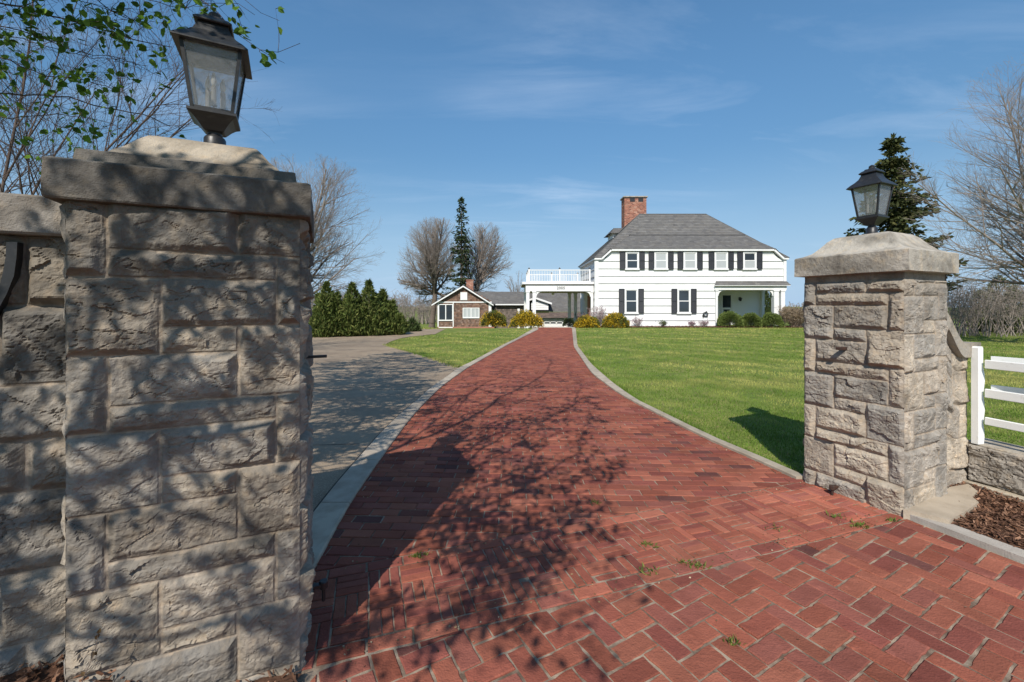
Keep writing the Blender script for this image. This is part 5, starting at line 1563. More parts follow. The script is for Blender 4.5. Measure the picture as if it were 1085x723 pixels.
r, ch = radii(P, par, .0035, 2.6, rmax=.055); r[:9] = np.maximum(r[:9], np.linspace(.26, .15, 9))
i = np.arange(1, len(P)); p = par[i]
# keep the boughs clear of the open sky and of the lens
def hidden_ok(Q):
    Q = np.asarray(Q); Y = np.maximum(Q[:, 1], .05); qx_ = CX + F * Q[:, 0] / Y; qy = HY - F * (Q[:, 2] - CH) / Y
    vis_ = (Q[:, 1] > .15) & (qx_ > -10) & (qx_ < 1100) & (qy > -8) & (qy < 730)
    lim = np.where(qx_ < 120, 205, np.where(qx_ < 215, 180 - (qx_ - 120) * .3, 90 - (qx_ - 215) * .20))
    bad = vis_ & ((qx_ > 325) | (qy > lim))
    bad |= np.linalg.norm(Q - np.array([0, 0, CH]), axis=1) < 1.3
    bad |= vis_ & (Q[:, 1] < 2.05)
    return ~bad
okn = hidden_ok(P); alive = np.ones(len(P), bool)
for k in range(1, len(P)): alive[k] = okn[k] and alive[par[k]]
sel = alive[i] & alive[p]
P0, P1, r0, r1 = P[p][sel], P[i][sel], np.minimum(r[p], r[i] * 1.3)[sel], r[i][sel]
# long boughs that reach across the upper left of the picture: (column, row, distance) along each
BOUGHS = [([(-40, -8, 3.3), (0, 3, 3.25), (35, 12, 3.2), (64, 19, 3.15), (105, 30, 3.1), (137, 41, 3.05), (182, 50, 3.0)], .020),
          ([(-60, 96, 3.6), (0, 99, 3.5), (35, 100, 3.45), (73, 103, 3.4), (111, 114, 3.35), (150, 121, 3.3), (180, 134, 3.25)], .021),
          ([(-40, 44, 3.2), (0, 60, 3.2), (22, 69, 3.15), (48, 80, 3.1), (89, 86, 3.1), (134, 99, 3.05)], .015),
          ([(-30, 62, 3.9), (0, 82, 3.9), (19, 105, 3.9), (38, 121, 3.85), (70, 137, 3.8), (100, 152, 3.8)], .012),
          ([(60, -30, 2.9), (95, -8, 2.9), (118, 12, 2.85), (150, 24, 2.85), (170, 44, 2.8), (178, 66, 2.8)], .013),
          ([(150, -40, 2.75), (190, -18, 2.75), (232, 14, 2.7), (255, 40, 2.7), (276, 52, 2.7), (298, 55, 2.7), (318, 46, 2.7)], .011),
          ([(190, -40, 2.9), (225, -18, 2.9), (255, -4, 2.9), (275, 14, 2.9), (296, 22, 2.9)], .009),
          ([(-50, 20, 4.4), (0, 36, 4.4), (40, 46, 4.3), (90, 60, 4.3), (140, 66, 4.2), (172, 82, 4.2)], .014),
          ([(100, -40, 2.9), (150, -2, 2.9), (195, 8, 2.85), (225, 2, 2.8), (252, 4, 2.8), (270, 16, 2.8)], .010),
          ([(-40, 118, 3.4), (10, 126, 3.4), (60, 120, 3.3), (100, 126, 3.3), (146, 142, 3.2)], .012),
          ([(-40, 20, 3.0), (20, 32, 3.0), (70, 50, 3.0), (112, 60, 2.95), (156, 70, 2.9)], .013),
          ([(20, -40, 2.95), (60, -6, 2.95), (96, 4, 2.9), (130, 16, 2.9), (160, 32, 2.85)], .010),
          ([(-50, 140, 4.6), (0, 150, 4.6), (30, 162, 4.6), (70, 168, 4.5), (105, 178, 4.5)], .013)]
bs0, bs1, br0, br1 = [], [], [], []; blv = []
rgb_ = np.random.default_rng(17)
hub = np.array([-4.5, -1.7, 3.0])
for pts_, rb_ in BOUGHS:
    W_ = [np.array([PX(a, y_), y_, PZ(b, y_)]) for a, b, y_ in pts_]
    d0_ = W_[0] - W_[1]; d0_ /= np.linalg.norm(d0_)
    off = W_[0] + d0_ * .8; mid = np.array([min(off[0] - .4, -4.2), (off[1] - 1.7) / 2, (off[2] + 3.0) / 2 + .4])
    C_ = [hub, (hub + mid) / 2 + [0, 0, .15], mid, (mid + off) / 2 + [0, 0, .12], off] + W_
    fine = []
    for a, b in zip(C_, C_[1:]):
        n_ = max(1, int(np.linalg.norm(b - a) / .09))
        for k in range(n_): fine.append(a + (b - a) * k / n_ + rgb_.normal(0, .006, 3))
    fine.append(C_[-1]); n_ = len(fine); w0 = int(n_ * .35)
    rr_ = [rb_ * (2.2 - 1.2 * k / w0) if k < w0 else rb_ * (1 - .86 * (k - w0) / (n_ - w0)) for k in range(n_)]
    for k in range(n_ - 1): bs0.append(fine[k]); bs1.append(fine[k + 1]); br0.append(rr_[k]); br1.append(rr_[k + 1])
    for k in range(w0, n_ - 1):
        dd = fine[k + 1] - fine[k]; dd /= np.linalg.norm(dd)
        for _ in range(rgb_.poisson(1.25)):
            s = np.cross(dd, rgb_.normal(size=3)); s /= np.linalg.norm(s); c = dd * rgb_.uniform(.35, .9) + s * .75 + np.array([0, 0, -.05]); c /= np.linalg.norm(c)
            L_ = rgb_.uniform(.15, .62) * (1 - .45 * (k - w0) / (n_ - w0)); p_ = fine[k]; tr_ = max(rr_[k] * .4, .0022)
            for m_ in range(4):
                c = c + rgb_.normal(0, .16, 3); c /= np.linalg.norm(c); e_ = p_ + c * L_ / 4
                bs0.append(p_); bs1.append(e_); br0.append(tr_ * (1 - m_ * .2)); br1.append(tr_ * (.8 - m_ * .2))
                if rgb_.random() < .6:
                    v_ = c + rgb_.normal(0, .55, 3); v_ /= np.linalg.norm(v_); q_ = e_ + v_ * rgb_.uniform(.05, .16); bs0.append(e_); bs1.append(q_); br0.append(.0018); br1.append(.0011)
                    if rgb_.random() < .70 and fine[k][1] < 3.6: blv += [q_ + rgb_.normal(0, .012, 3) for _q in range(rgb_.integers(1, 4))]
                p_ = e_
            if rgb_.random() < .9 and fine[k][1] < 3.75: blv += [p_ + rgb_.normal(0, .018, 3) for _q in range(rgb_.integers(1, 5))]
bs0, bs1, br0, br1 = map(np.array, (bs0, bs1, br0, br1)); okb = hidden_ok(bs1); bs0, bs1, br0, br1 = bs0[okb], bs1[okb], br0[okb], br1[okb]
sk0, sk1 = [], []
for k in range(NO_LEAF0, NO_LEAF1):
    for _ in range(3):
        d_ = rgb_.normal(size=3); d_ = d_ + np.array([2.2, .4, .1]); d_ /= np.linalg.norm(d_); c_ = SHADE[k] + rgb_.normal(0, .10, 3) * [2.2, 1, 1]; l_ = rgb_.uniform(.3, .9)
        sk0 += [c_ - d_ * l_ * .5, c_ + d_ * l_ * .1]; sk1 += [c_ + d_ * l_ * .1, c_ + d_ * l_ * .5 + rgb_.normal(0, .05, 3)]
sk0, sk1 = np.array(sk0), np.array(sk1); ok_ = hidden_ok(sk0) & hidden_ok(sk1); ok_ &= ~((sk0[:, 1] > .3) & (HY - F * (sk0[:, 2] - CH) / np.maximum(sk0[:, 1], .1) > -15) & (CX + F * sk0[:, 0] / np.maximum(sk0[:, 1], .1) > -15))
sk0, sk1 = sk0[ok_], sk1[ok_]; bs0 = np.concatenate([bs0, sk0]); bs1 = np.concatenate([bs1, sk1]); br0 = np.concatenate([br0, (.0042 * sk0[:, 2]).clip(.01, .04) * rgb_.uniform(.6, 1.2, len(sk0))]); br1 = np.concatenate([br1, (.0030 * sk0[:, 2]).clip(.008, .03) * rgb_.uniform(.5, 1.0, len(sk0))])
P0 = np.concatenate([P0, bs0]); P1 = np.concatenate([P1, bs1]); r0 = np.concatenate([r0, br0]); r1 = np.concatenate([r1, br1])
big = r1 > .028
tubes_obj('trunk', P0[big], P1[big], r0[big], r1[big], M['bark'], troot)
Pa = P.copy(); r_a = np.where(alive, r, 9)
S0, S1, R0, R1, ends = twigs(Pa, par, r_a, .0062, .55, .30, .0030, 4, up=.1, kids=1)
ok2 = hidden_ok(S1); S0, S1, R0, R1 = S0[ok2], S1[ok2], R0[ok2], R1[ok2]
tubes_obj('crown', np.concatenate([P0[~big], S0]), np.concatenate([P1[~big], S1]), np.concatenate([r0[~big], R0]), np.concatenate([r1[~big], R1]), M['twigdark'], troot)
lp_ = list(blv)
nv_ = len(lp_)
for k, Q in enumerate(SHADE):
    if NO_LEAF0 <= k < NO_LEAF1: continue
    Yq = max(Q[1], .05); qx_ = CX + F * Q[0] / Yq; qy = HY - F * (Q[2] - CH) / Yq
    if Q[1] > .2 and -30 < qx_ < 1100 and -20 < qy < 740: continue
    for _ in range(rg.poisson(5.5)): lp_.append(Q + rg.normal(0, .055, 3) * [1.1, 1.1, .8])
lp_ = np.array(lp_); lp_ = lp_[hidden_ok(lp_)]
print('shade tree nodes', len(P), 'leaves', nv_, len(lp_))
leaf_mesh('foliage', lp_, .056, [(.13, .25, .03), (.09, .19, .022), (.18, .31, .04), (.07, .15, .02)], troot, 9)

# ---- bare trees
bare_tree('bare fine twigged tree behind the left wing wall', (-10.6, 8.2, 0), (-10.2, 8.3, 1.7), (-9.2, 8.6, 5.2), (4.6, 3.0, 4.4), 31, 18, (10, 7, 5), .11, .0045, (3, 70), .44, mtw='twigdark', thin=.6)
bare_tree('bare grey tree just right of the left pillar behind the evergreen row', (-12.0, 23.0, -.1), (-11.7, 23, 1.9), (-10.9, 23, 5.6), (4.1, 3.2, 4.1), 32, 30, (12, 8, 5), .20, .0055, (-14, 84), .48, thin=.6)
YT = 50
bx = lambda px, y=YT: PX(px, y)
bare_tree('bare rounded tree left of the tall spruce beside the cottage', (bx(457), YT, -1.5), (bx(461), YT, 3.0), (bx(462), YT, 6.3), (4.7, 4.0, 5.7), 33, 26, (12, 7, 4), .36, .0075, (-22, 84), .50, split=.075, thin=.55)
bare_tree('bare rounded tree right of the tall spruce behind the cottage', (bx(495), YT + 1, -1.5), (bx(502), YT + 1, 2.6), (bx(513), YT + 1, 6.4), (3.6, 3.6, 5.3), 34, 24, (12, 7, 4), .30, .0075, (-20, 82), .50, split=.075, thin=.55)
bare_tree('bare slender tree rising at the right edge beyond the fence', (20.6, 15.6, -.05), (20.0, 15.5, 2.2), (19.3, 15.4, 6.2), (4.6, 3.2, 4.9), 35, 24, (12, 8, 5), .17, .0045, (6, 84), .46, split=.045, thin=.65)
bare_tree('thin bare tree top peeking over the carport roof at left', (PX(548, 62), 62, -1.8), (PX(547, 62), 62, 1.6), (PX(546, 62), 62, 4.0), (2.8, 2.2, 2.6), 36, 7, (7, 5, 3), .16, .012, (20, 80), .45)

# ---- conifers
def spruce(label, base, H, R, seed, cols, whorl=.38, skirt=.08, droop=.25, dens=1.0, irregular=.25, size=.34, group=None, gaps=.0):
    root = wroot('spruce_tree', tuple(base), 0, label, 'tree', group)
    rg = np.random.default_rng(seed); b = np.array(base)
    P0, P1, r0, r1 = [], [], [], []
    n = 14; zs = np.linspace(0, H, n + 1)
    for k in range(n):
        P0.append(b + [0, 0, zs[k]]); P1.append(b + [0, 0, zs[k + 1]]); rr = H * .016; r0.append(rr * (1 - k / n) + .012); r1.append(rr * (1 - (k + 1) / n) + .012)
    tubes_obj('trunk', P0, P1, r0, r1, M['bark'], root)
    B0, B1, q0_, q1_ = [], [], [], []; pts, axs = [], []
    z = H * skirt
    while z < H * .985:
        f = 1 - z / H
        m = max(3, int(rg.poisson(4 + 3 * f)))
        a0 = rg.uniform(0, 2 * PI)
        for k in range(m):
            if rg.random() < gaps: continue
            a = a0 + k * 2 * PI / m + rg.normal(0, .25)
            L = R * (f ** .82) * min(rg.normal(1, irregular), 1.3) + .12
            if L < .1: continue
            d = np.array([math.cos(a), math.sin(a), 0]); p = b + [0, 0, z]
            steps = max(2, int(L / .22)); prev = p
            for s in range(1, steps + 1):
                t = s / steps
                q_ = p + d * L * t + np.array([0, 0, -droop * L * (t - .65 * t * t) + .12 * L * t * t])
                B0.append(prev); B1.append(q_); q0_.append(.02 * (1 - t) + .006); q1_.append(.02 * (1 - t) + .004)
                for _ in range(rg.poisson(3.2 * dens)):
                    side = np.cross(d, [0, 0, 1]) * rg.normal(0, .8)
                    pts.append(prev + (q_ - prev) * rg.random() + side * .16 * L * (1 - .4 * t) + rg.normal(0, .05, 3)); axs.append(d * .8 + side * .8 + np.array([0, 0, rg.normal(-.25, .25)]))
                prev = q_
        z += whorl * rg.uniform(.6, 1.3) * (.45 + .75 * f)
    for _ in range(12): pts.append(b + [0, 0, H * rg.uniform(.95, 1.0)]); axs.append(np.array([0, 0, 1.0]))
    tubes_obj('branches', B0, B1, q0_, q1_, M['twigdark'], root)
    V, Q, C = flakes(pts, axs, size * .22, size, cols, seed + 1, .35)
    mesh_np('foliage', V, [Q], M['needle'], root, C)
    return root
GRN = [(.045, .07, .022), (.06, .09, .028), (.035, .055, .02), (.085, .105, .035)]
spruce('tall narrow spruce standing between the two bare trees', (PX(489, 47), 47, -1.1), PZ(209, 47) + 1.1, 2.0, 51, [(.030, .048, .02), (.042, .062, .026), (.022, .036, .017), (.06, .075, .03)], whorl=.52, droop=.55, dens=1.35, size=.36, irregular=.45, gaps=.18)
spruce('dark ragged spruce rising behind the right pillar', (PX(947, 24), 24, -.05), PZ(143, 24), 2.75, 52, [(.055, .066, .022), (.07, .08, .027), (.04, .05, .018), (.10, .10, .036)], whorl=.32, droop=.34, dens=3.6, size=.30, irregular=.42, gaps=.2, skirt=.16)

def cedar(label, base, H, R, seed, cols=GRN, group=None, n=8000, name='arborvitae', cat='evergreen'):
    root = wroot(name, tuple(base), 0, label, cat, group)
    rg = np.random.default_rng(seed); b = np.array(base)
    tubes_obj('trunk', [b], [b + [0, 0, H * .9]], [.06], [.015], M['bark'], root)
    nl = 8; la = rg.uniform(0, 2 * PI, nl); lr = R * rg.uniform(.30, .62, nl); lr[0] = 0
    lh = H * rg.uniform(.45, .82, nl); lh[0] = H; sr = R * rg.uniform(.42, .60, nl); sr[0] = R * .72
    wt = lh * sr; who = rg.choice(nl, n, p=wt / wt.sum())
    t = rg.random(n) ** 1.15 * .99; a = rg.uniform(0, 2 * PI, n)
    prof = np.interp(t, [0, .10, .3, .6, .85, 1], [.70, .98, 1, .62, .22, .01])
    lump = 1 + .50 * (vn(np.cos(a) * 2.3 + seed + who, np.sin(a) * 2.3 + t * H * 2.0, seed) - .5) * 2
    rr = sr[who] * prof * lump * (1 - .60 * rg.random(n) ** 1.8)
    lean = lr[who] * (.75 + .35 * t)
    pts = b + np.stack([np.cos(la[who]) * lean + np.cos(a) * rr, np.sin(la[who]) * lean + np.sin(a) * rr, t * lh[who]], -1)
    ax = np.stack([np.cos(a) * .6, np.sin(a) * .6, np.full(n, .85)], -1)
    V, Q, C = flakes(pts, ax, .034, .22, cols, seed, .45)
    mesh_np('foliage', V, [Q], M['needle'], root, C)
ROW = 'evergreens in a row beyond the concrete drive'
for px, y, top, R, sd_, lab in ((346, 20.8, 301, .98, 1, 'broad evergreen at the left end of the row, next to the stone pillar'), (373, 21.2, 302, .85, 2, 'slim pointed evergreen second from the left pillar in the row'),
        (391, 21.4, 299, 1.0, 3, 'tallest evergreen in the middle of the row'), (406, 22.4, 309, .75, 4, 'evergreen behind the tallest one in the row'), (415, 22.0, 325, .68, 5, 'short evergreen at the right end of the row')):
    cedar(lab, (PX(px, y), y, -.03), PZ(top, y) + .05, R, 60 + sd_, [(.085, .115, .026), (.11, .14, .034), (.06, .085, .022), (.16, .175, .05)], ROW)
cedar('small lone round evergreen by the woods left of the cottage', (PX(437, 25), 25, -.05), PZ(339, 25) + .05, .55, 70, n=1600)
cedar('dark columnar evergreen seen through the end of the porch', (PX(813, 46), 46, -.1), 5.4, 1.25, 71, n=5000)
cedar('loose grey green evergreen among the thicket at the right edge', (PX(1058, 24.6), 24.6, -.05), PZ(292, 24.6), 1.7, 72, [(.13, .145, .075), (.16, .17, .09), (.10, .115, .06)], n=5200, name='evergreen_tree')

# ---- shrubs
def shrub(name, label, base, rad, H, seed, cols, n, size=(.03, .09), cat='shrub', group=None, stems=14, inner=.55, mat_='needle', part='foliage', extra=None, rough=.22):
    root = wroot(name, tuple(base), 0, label, cat, group); rg = np.random.default_rng(seed); b = np.array(base)
    S0, S1 = [], []
    for k in range(stems):
        a = rg.uniform(0, 2 * PI); e = b + [math.cos(a) * rad * rg.uniform(.2, .8), math.sin(a) * rad * rg.uniform(.2, .8), H * rg.uniform(.5, .85)]; m_ = b + (e - b) * .5 + [0, 0, .1 * H]
        S0 += [b, m_]; S1 += [m_, e]
    tubes_obj('stems', S0, S1, np.full(len(S0), .012), np.full(len(S0), .007), M['twigdark'], root)
    def cloud(n, sd_):
        r2 = np.random.default_rng(sd_)
        u = r2.normal(size=(n, 3)); u /= np.linalg.norm(u, axis=1, keepdims=True); u[:, 2] = np.abs(u[:, 2]) * 1.0 - .28 * r2.random(n)
        lump = 1 + rough * 2 * (vn(u[:, 0] * 2.2 + sd_, u[:, 1] * 2.2 + u[:, 2] * 2, sd_) - .5)
        k = lump * (1 - inner * r2.random(n) ** 2.0)
        p = b + u * k[:, None] * np.array([rad, rad, H * .78]) + np.array([0, 0, H * .24])
        return p[p[:, 2] > b[2] + .02], u[p[:, 2] > b[2] + .02]
    p, u = cloud(n, seed); V, Q, C = flakes(p, u, size[0], size[1], cols, seed, .7); mesh_np(part, V, [Q], M[mat_], root, C)
    if extra:
        p, u = cloud(extra[1], seed + 1); p = p + u * .02; V, Q, C = flakes(p, u, size[0] * 1.1, size[1] * .9, extra[0], seed + 2, .8); mesh_np('blossom', V, [Q], M['leaf'], root, C)
    return root
FG = [(.10, .13, .03), (.075, .105, .025), (.13, .14, .035), (.10, .075, .03)]; FY = [(.60, .40, .025), (.68, .48, .04), (.48, .32, .02)]
ys1 = 29.6
for px, y, rw_, top, fl, lab in ((523, 30.4, 12.5, 329.5, 2600, 'smaller greenish forsythia bush at left, beside the cottage wall'), (557, 29.6, 16.5, 330.5, 4200, 'widest yellow forsythia bush in front of the carport columns'),
        (623, 29.6, 12.5, 336, 3800, 'low yellow forsythia bush just right of the drive end'), (652, 29.4, 13.5, 333, 4200, 'bright yellow forsythia bush under the left shuttered window')):
    shrub('forsythia_bush', lab, (PX(px, y), y, -.04), rw_ / F * y, PZ(top, y) + .04, 80 + px, FG, 5200, (.032, .10), 'bush', 'yellow forsythia bushes', extra=(FY, fl))
BX = [(.11, .155, .036), (.135, .18, .045), (.085, .125, .03), (.18, .21, .06)]
for u0, u1, vt, lab in ((672, 776, 588, 'largest clipped round boxwood, left one of the porch bushes'), (775, 856, 592, 'middle clipped round boxwood in front of the porch'), (863, 953, 592, 'clipped round boxwood in front of the porch end columns')):
    y = 30.0; a, b_ = PX(u6(u0), y), PX(u6(u1), y)
    shrub('boxwood_bush', lab, ((a + b_) / 2, y, -.04), (b_ - a) / 2, PZ(v6(vt), y) + .06, 90 + u0, BX, 9500, (.028, .075), 'bush', 'round boxwoods in front of the porch', inner=.35, rough=.10)
shrub('boxwood_bush', 'dark round ball shaped bush under the carport', (PX(602.5, 30.6), 30.6, -.04), .40, .66, 95, [(.02, .03, .012), (.028, .04, .015)], 2600, (.022, .06), 'bush', inner=.3, rough=.08)
def twiggy(name, label, base, rad, H, seed, n=150, mt='twig', cat='shrub', group=None, buds=None):
    root = wroot(name, tuple(base), 0, label, cat, group); rg = np.random.default_rng(seed); b = np.array(base); S0, S1, A_, B__ = [], [], [], []; en = []
    for k in range(n):
        a = rg.uniform(0, 2 * PI); e = b + [math.cos(a) * rad * rg.random() ** .5, math.sin(a) * rad * rg.random() ** .5, H * rg.uniform(.55, 1)]; s = b + [rg.normal(0, rad * .15), rg.normal(0, rad * .15), 0]
        m_ = s + (e - s) * .55 + rg.normal(0, rad * .1, 3); S0 += [s, m_]; S1 += [m_, e]; A_ += [.011, .008]; B__ += [.008, .004]; en.append(e)
        for j in range(4):
            t = rg.uniform(.3, 1); q_ = m_ + (e - m_) * t; w_ = q_ + rg.normal(0, rad * .22, 3) + [0, 0, .05]; S0.append(q_); S1.append(w_); A_.append(.006); B__.append(.003); en.append(w_)
    tubes_obj('stems', S0, S1, A_, B__, M[mt], root)
    if buds:
        en = np.repeat(np.array(en), buds[1], 0) + rg.normal(0, .04, (len(en) * buds[1], 3)); V, Q, C = flakes(en, rg.normal(size=en.shape), .03, .07, buds[0], seed, .6); mesh_np('blossom', V, [Q], M['leaf'], root, C)
y = 30.2
twiggy('bare_shrub', 'rounded tan twiggy shrub between the porch corner and the right pillar', (PX(844, y), y, -.04), .98, PZ(327, y) + .04, 101, 420, 'twigtan', buds=([(.40, .32, .22), (.33, .25, .17)], 4))
twiggy('magnolia_bush', 'pale pink flowering bush at the left corner of the white house', (PX(634, 30.5), 30.5, -.04), .62, PZ(325, 30.5), 102, 60, buds=([(.62, .50, .50), (.55, .40, .42)], 2))
for px, rw_, top, lab, bc in ((617, 5, 332, 'reddish bare shrub beside the carport end column', [(.22, .08, .06)]), (675.5, 5.5, 337, 'small pale budding shrub under the left shuttered window', [(.50, .38, .40)]), (702, 4.5, 341, 'low green tuft of plants between the lower windows', [(.10, .14, .04)]),
        (733, 4, 341, 'low pink budded shrub below the right shuttered window', [(.45, .30, .34)]), (745, 5, 341, 'low pink budded shrub under the small dark fitting', [(.42, .30, .32)])):
    twiggy('flower_shrub', lab, (PX(px, 30.4), 30.4, -.04), rw_ / F * 30.4, PZ(top, 30.4) + .04, int(110 + px), 26, group='small shrubs along the house wall', buds=(bc, 2))
# mulch bed along the house
bedv = []; bedf = []
def bed(name, pts, z, n, seed, kind='stuff', size=.03, cols=((.21, .11, .066), (.155, .08, .05), (.27, .155, .10), (.12, .065, .045)), zf=None):
    rg = np.random.default_rng(seed); Vb, Fb, Cb = [], [], []
    tr_ = tessellate_polygon([[Vector((x, y_, 0)) for x, y_ in pts]])
    zf = zf or (lambda x, y_: z)
    tri_ = [[np.array(pts[i]) for i in t] for t in tr_]; ar = np.array([abs((t[1] - t[0])[0] * (t[2] - t[0])[1] - (t[1] - t[0])[1] * (t[2] - t[0])[0]) / 2 for t in tri_])
    for t in tri_:
        b = len(Vb)
        for v in t: Vb.append((v[0], v[1], zf(v[0], v[1]) - .006)); Cb.append((.11, .06, .04))
        Fb.append((b, b + 1, b + 2))
    k = rg.choice(len(tri_), n, p=ar / ar.sum()); 
    for i in k:
        t = tri_[i]; a, c = rg.random(2)
        if a + c > 1: a, c = 1 - a, 1 - c
        q_ = t[0] + (t[1] - t[0]) * a + (t[2] - t[0]) * c
        an = rg.uniform(0, PI); l = size * rg.uniform(.5, 1.6); w_ = size * rg.uniform(.15, .4); d = np.array([math.cos(an), math.sin(an)]); s = np.array([-d[1], d[0]])
        zz_ = zf(q_[0], q_[1]) + rg.uniform(0, .012); tl = rg.normal(0, .35) * l; tw_ = rg.normal(0, .5) * w_
        c_ = np.array(cols[rg.integers(len(cols))]) * rg.normal(1, .2); b = len(Vb)
        for e, f, g in ((-1, -1, 0), (1, -1, 0), (1, 1, 0), (-1, 1, 0)):
            v = q_ + d * l * e * .5 + s * w_ * f * .5; Vb.append((v[0], v[1], zz_ + tl * e * .5 + tw_ * f * .5 + .006)); Cb.append(np.clip(c_, .01, 1))
        Fb.append((b, b + 1, b + 2, b + 3))
    return tag(mesh_np(name, np.array(Vb), Fb, M['mulch'], None, np.array(Cb)), kind=kind)
bed('mulch_bed', [(float(ro(28.9)) + .02, 29.15), (22.5, 29.15), (22.5, 30.95), (float(ro(28.9)) + .02, 30.95)], .01, 2600, 5, size=.09)
bed('mulch_bed', [tuple(np.array(APR[0]) - en * .11), tuple(np.array(APR[0]) + ed * 3.2 - en * .11), tuple(f0 + fd * 3.2 + fn * .06), tuple(f0 + fn * .06), tuple(q0 + uR * .1), tuple(cR + uR * .5)], .03, 9000, 6, size=.028, zf=lambda x, y_: .022 + .02 * float(vn(x * 3, y_ * 3, 4)))
mz = lambda x, y_: float(.02 + .20 * sstep(-1.12, -1.5, x) * 1 + .03 * vn(x * 4, y_ * 4, 3))
bed('mulch_bed', [(-.84, 1.70), (-1.0, 1.0), (-1.1, -1.0), (-3.2, -1.0), (-3.2, 1.0), (-1.75, 1.62), (-1.5, 1.55), (-1.1, 1.68)], .05, 9000, 7, size=.026, zf=lambda x, y_: mz(x, y_) if True else 0)

# ---- grass
def in_poly(x, y, poly):
    ins = np.zeros(len(x), bool); n = len(poly)
    for i in range(n):
        x0, y0 = poly[i]; x1, y1 = poly[i - 1]
        c = (y0 > y) != (y1 > y); t = (x1 - x0) * (y - y0) / ((y1 - y0) + 1e-12) + x0
        ins ^= c & (x < t)
    return ins
GV, GF, GC = [], [], []; gb = 0
def grass(poly, dens, h, wd, ymin, ymax, seed, cull=None):
    global gb
    rg = np.random.default_rng(seed); xs_ = [p[0] for p in poly]; x0, x1 = min(xs_), max(xs_)
    n = int((x1 - x0) * (ymax - ymin) * dens)
    x = rg.uniform(x0, x1, n); y = rg.uniform(ymin, ymax, n)
    m = in_poly(x, y, poly) & (np.abs(x) < 1.28 * y + .3)
    x, y = x[m], y[m]
    n = len(x); z = terr(x, y)
    pat = fbm(x * .9, y * .9, 2, 4); pat2 = fbm(x * 3.3, y * 2.0, 9, 3)
    strp = np.tanh(2.2 * np.sin((x * .62 + y * .78 + .12 * pat2) * 2 * PI / 1.5)) * .5
    hh = h * (1 + .45 * pat2) * rg.uniform(.5, 1.3, n)
    a = rg.uniform(0, 2 * PI, n); ln = rg.uniform(.1, .75, n) * hh
    bx_ = np.cos(a) * wd; by_ = np.sin(a) * wd
    ta = rg.uniform(0, 2 * PI, n)
    V = np.stack([np.stack([x - bx_, y - by_, z - .004], -1), np.stack([x + bx_, y + by_, z - .004], -1), np.stack([x + np.cos(ta) * ln, y + np.sin(ta) * ln, z + hh], -1)], 1).reshape(-1, 3)
    yel = np.clip(.34 + 1.5 * pat + .6 * pat2 + .42 * strp, 0, 1)[:, None]
    c = np.array([.155, .245, .036]) * (1 - yel) + np.array([.43, .41, .12]) * yel
    c = c * rg.normal(1, .18, (n, 1)) * (1 + .20 * strp[:, None])
    dead = rg.random(n) < .06; c[dead] = np.array([.32, .27, .13])
    GV.append(V); GF.append(np.arange(n * 3).reshape(-1, 3) + gb); GC.append(np.repeat(np.clip(c, .01, 1), 3, 0)); gb += n * 3
yv = np.linspace(3.3, 29, 40)
lawnR = [(float(ro(v)) + (.01 if v > 3.5 else .02), v) for v in yv] + [(23, 29), (23, 12), (11, 7.6), (5.5, 4.2), (3.55, 3.95), (2.75, 3.62)]
for y0, y1, d, h, wd in ((3.3, 6, 3000, .028, .0045), (6, 9, 1300, .030, .006), (9, 14, 460, .033, .010), (14, 20, 170, .036, .016), (20, 29, 70, .04, .026)):
    grass(lawnR, d, h, wd, y0, y1, int(y0 * 7))
for y0, y1, d, h, wd in ((10, 14, 460, .033, .010), (14, 20, 190, .036, .016), (20, 29, 80, .04, .026)):
    grass(ISLAND, d, h, wd, y0, y1, int(y0 * 7) + 1)
field = [(4.3, 3.3), (5.5, 4.2), (11, 7.6), (23, 12), (23, 20), (32, 20), (32, 14), (12, 4), (4.4, 2.6)]
for y0, y1, d, h, wd in ((2.6, 6, 2000, .035, .005), (6, 10, 900, .035, .007), (10, 20, 180, .04, .014)):
    grass(field, d, h, wd, y0, y1, int(y0 * 7) + 2)
verge = [(-12, 19.0), (-9.6, 20.5), (-8.5, 23.2), (-4.6, 27.6), (-6, 31), (-16, 31), (-16, 19)]
grass(verge, 60, .07, .026, 19, 31, 77)
for y0, y1, d, wd in ((3.4, 7, 3400, .004), (7, 12, 1500, .006), (12, 22, 420, .012)):      # longer blades that hang over the kerbs
    yv_ = np.linspace(y0, y1, 14)
    grass([(float(ro(v)) - .015, v) for v in yv_] + [(float(ro(v)) + .07 + .05 * float(vn(v * 3, 1, 2)), v) for v in yv_[::-1]], d, .062, wd, y0, y1, int(y0 * 11))
    if y0 > 6:
        yv_ = np.linspace(max(y0, 10.3), y1, 14)
        grass([(float(lo_(v)) + .015, v) for v in yv_] + [(float(lo_(v)) - .12, v) for v in yv_[::-1]], d, .06, wd, max(y0, 10.3), y1, int(y0 * 11) + 1)
for a_, b_ in zip(isl, isl[1:] + cp[:1]):
    nx_ = np.array([b_[1] - a_[1], -(b_[0] - a_[0])]); nx_ = nx_ / np.linalg.norm(nx_) * .12; a_, b_ = np.array(a_), np.array(b_)
    grass([tuple(a_ + nx_), tuple(b_ + nx_), tuple(b_ - nx_), tuple(a_ - nx_)], 420, .06, .012, min(a_[1], b_[1]) - .2, max(a_[1], b_[1]) + .2, int(a_[1] * 13))
tag(mesh_np('lawn_grass', np.concatenate(GV), [np.concatenate(GF)], M['blade'], None, np.concatenate(GC)), kind='stuff')
print('grass tris', gb // 3)

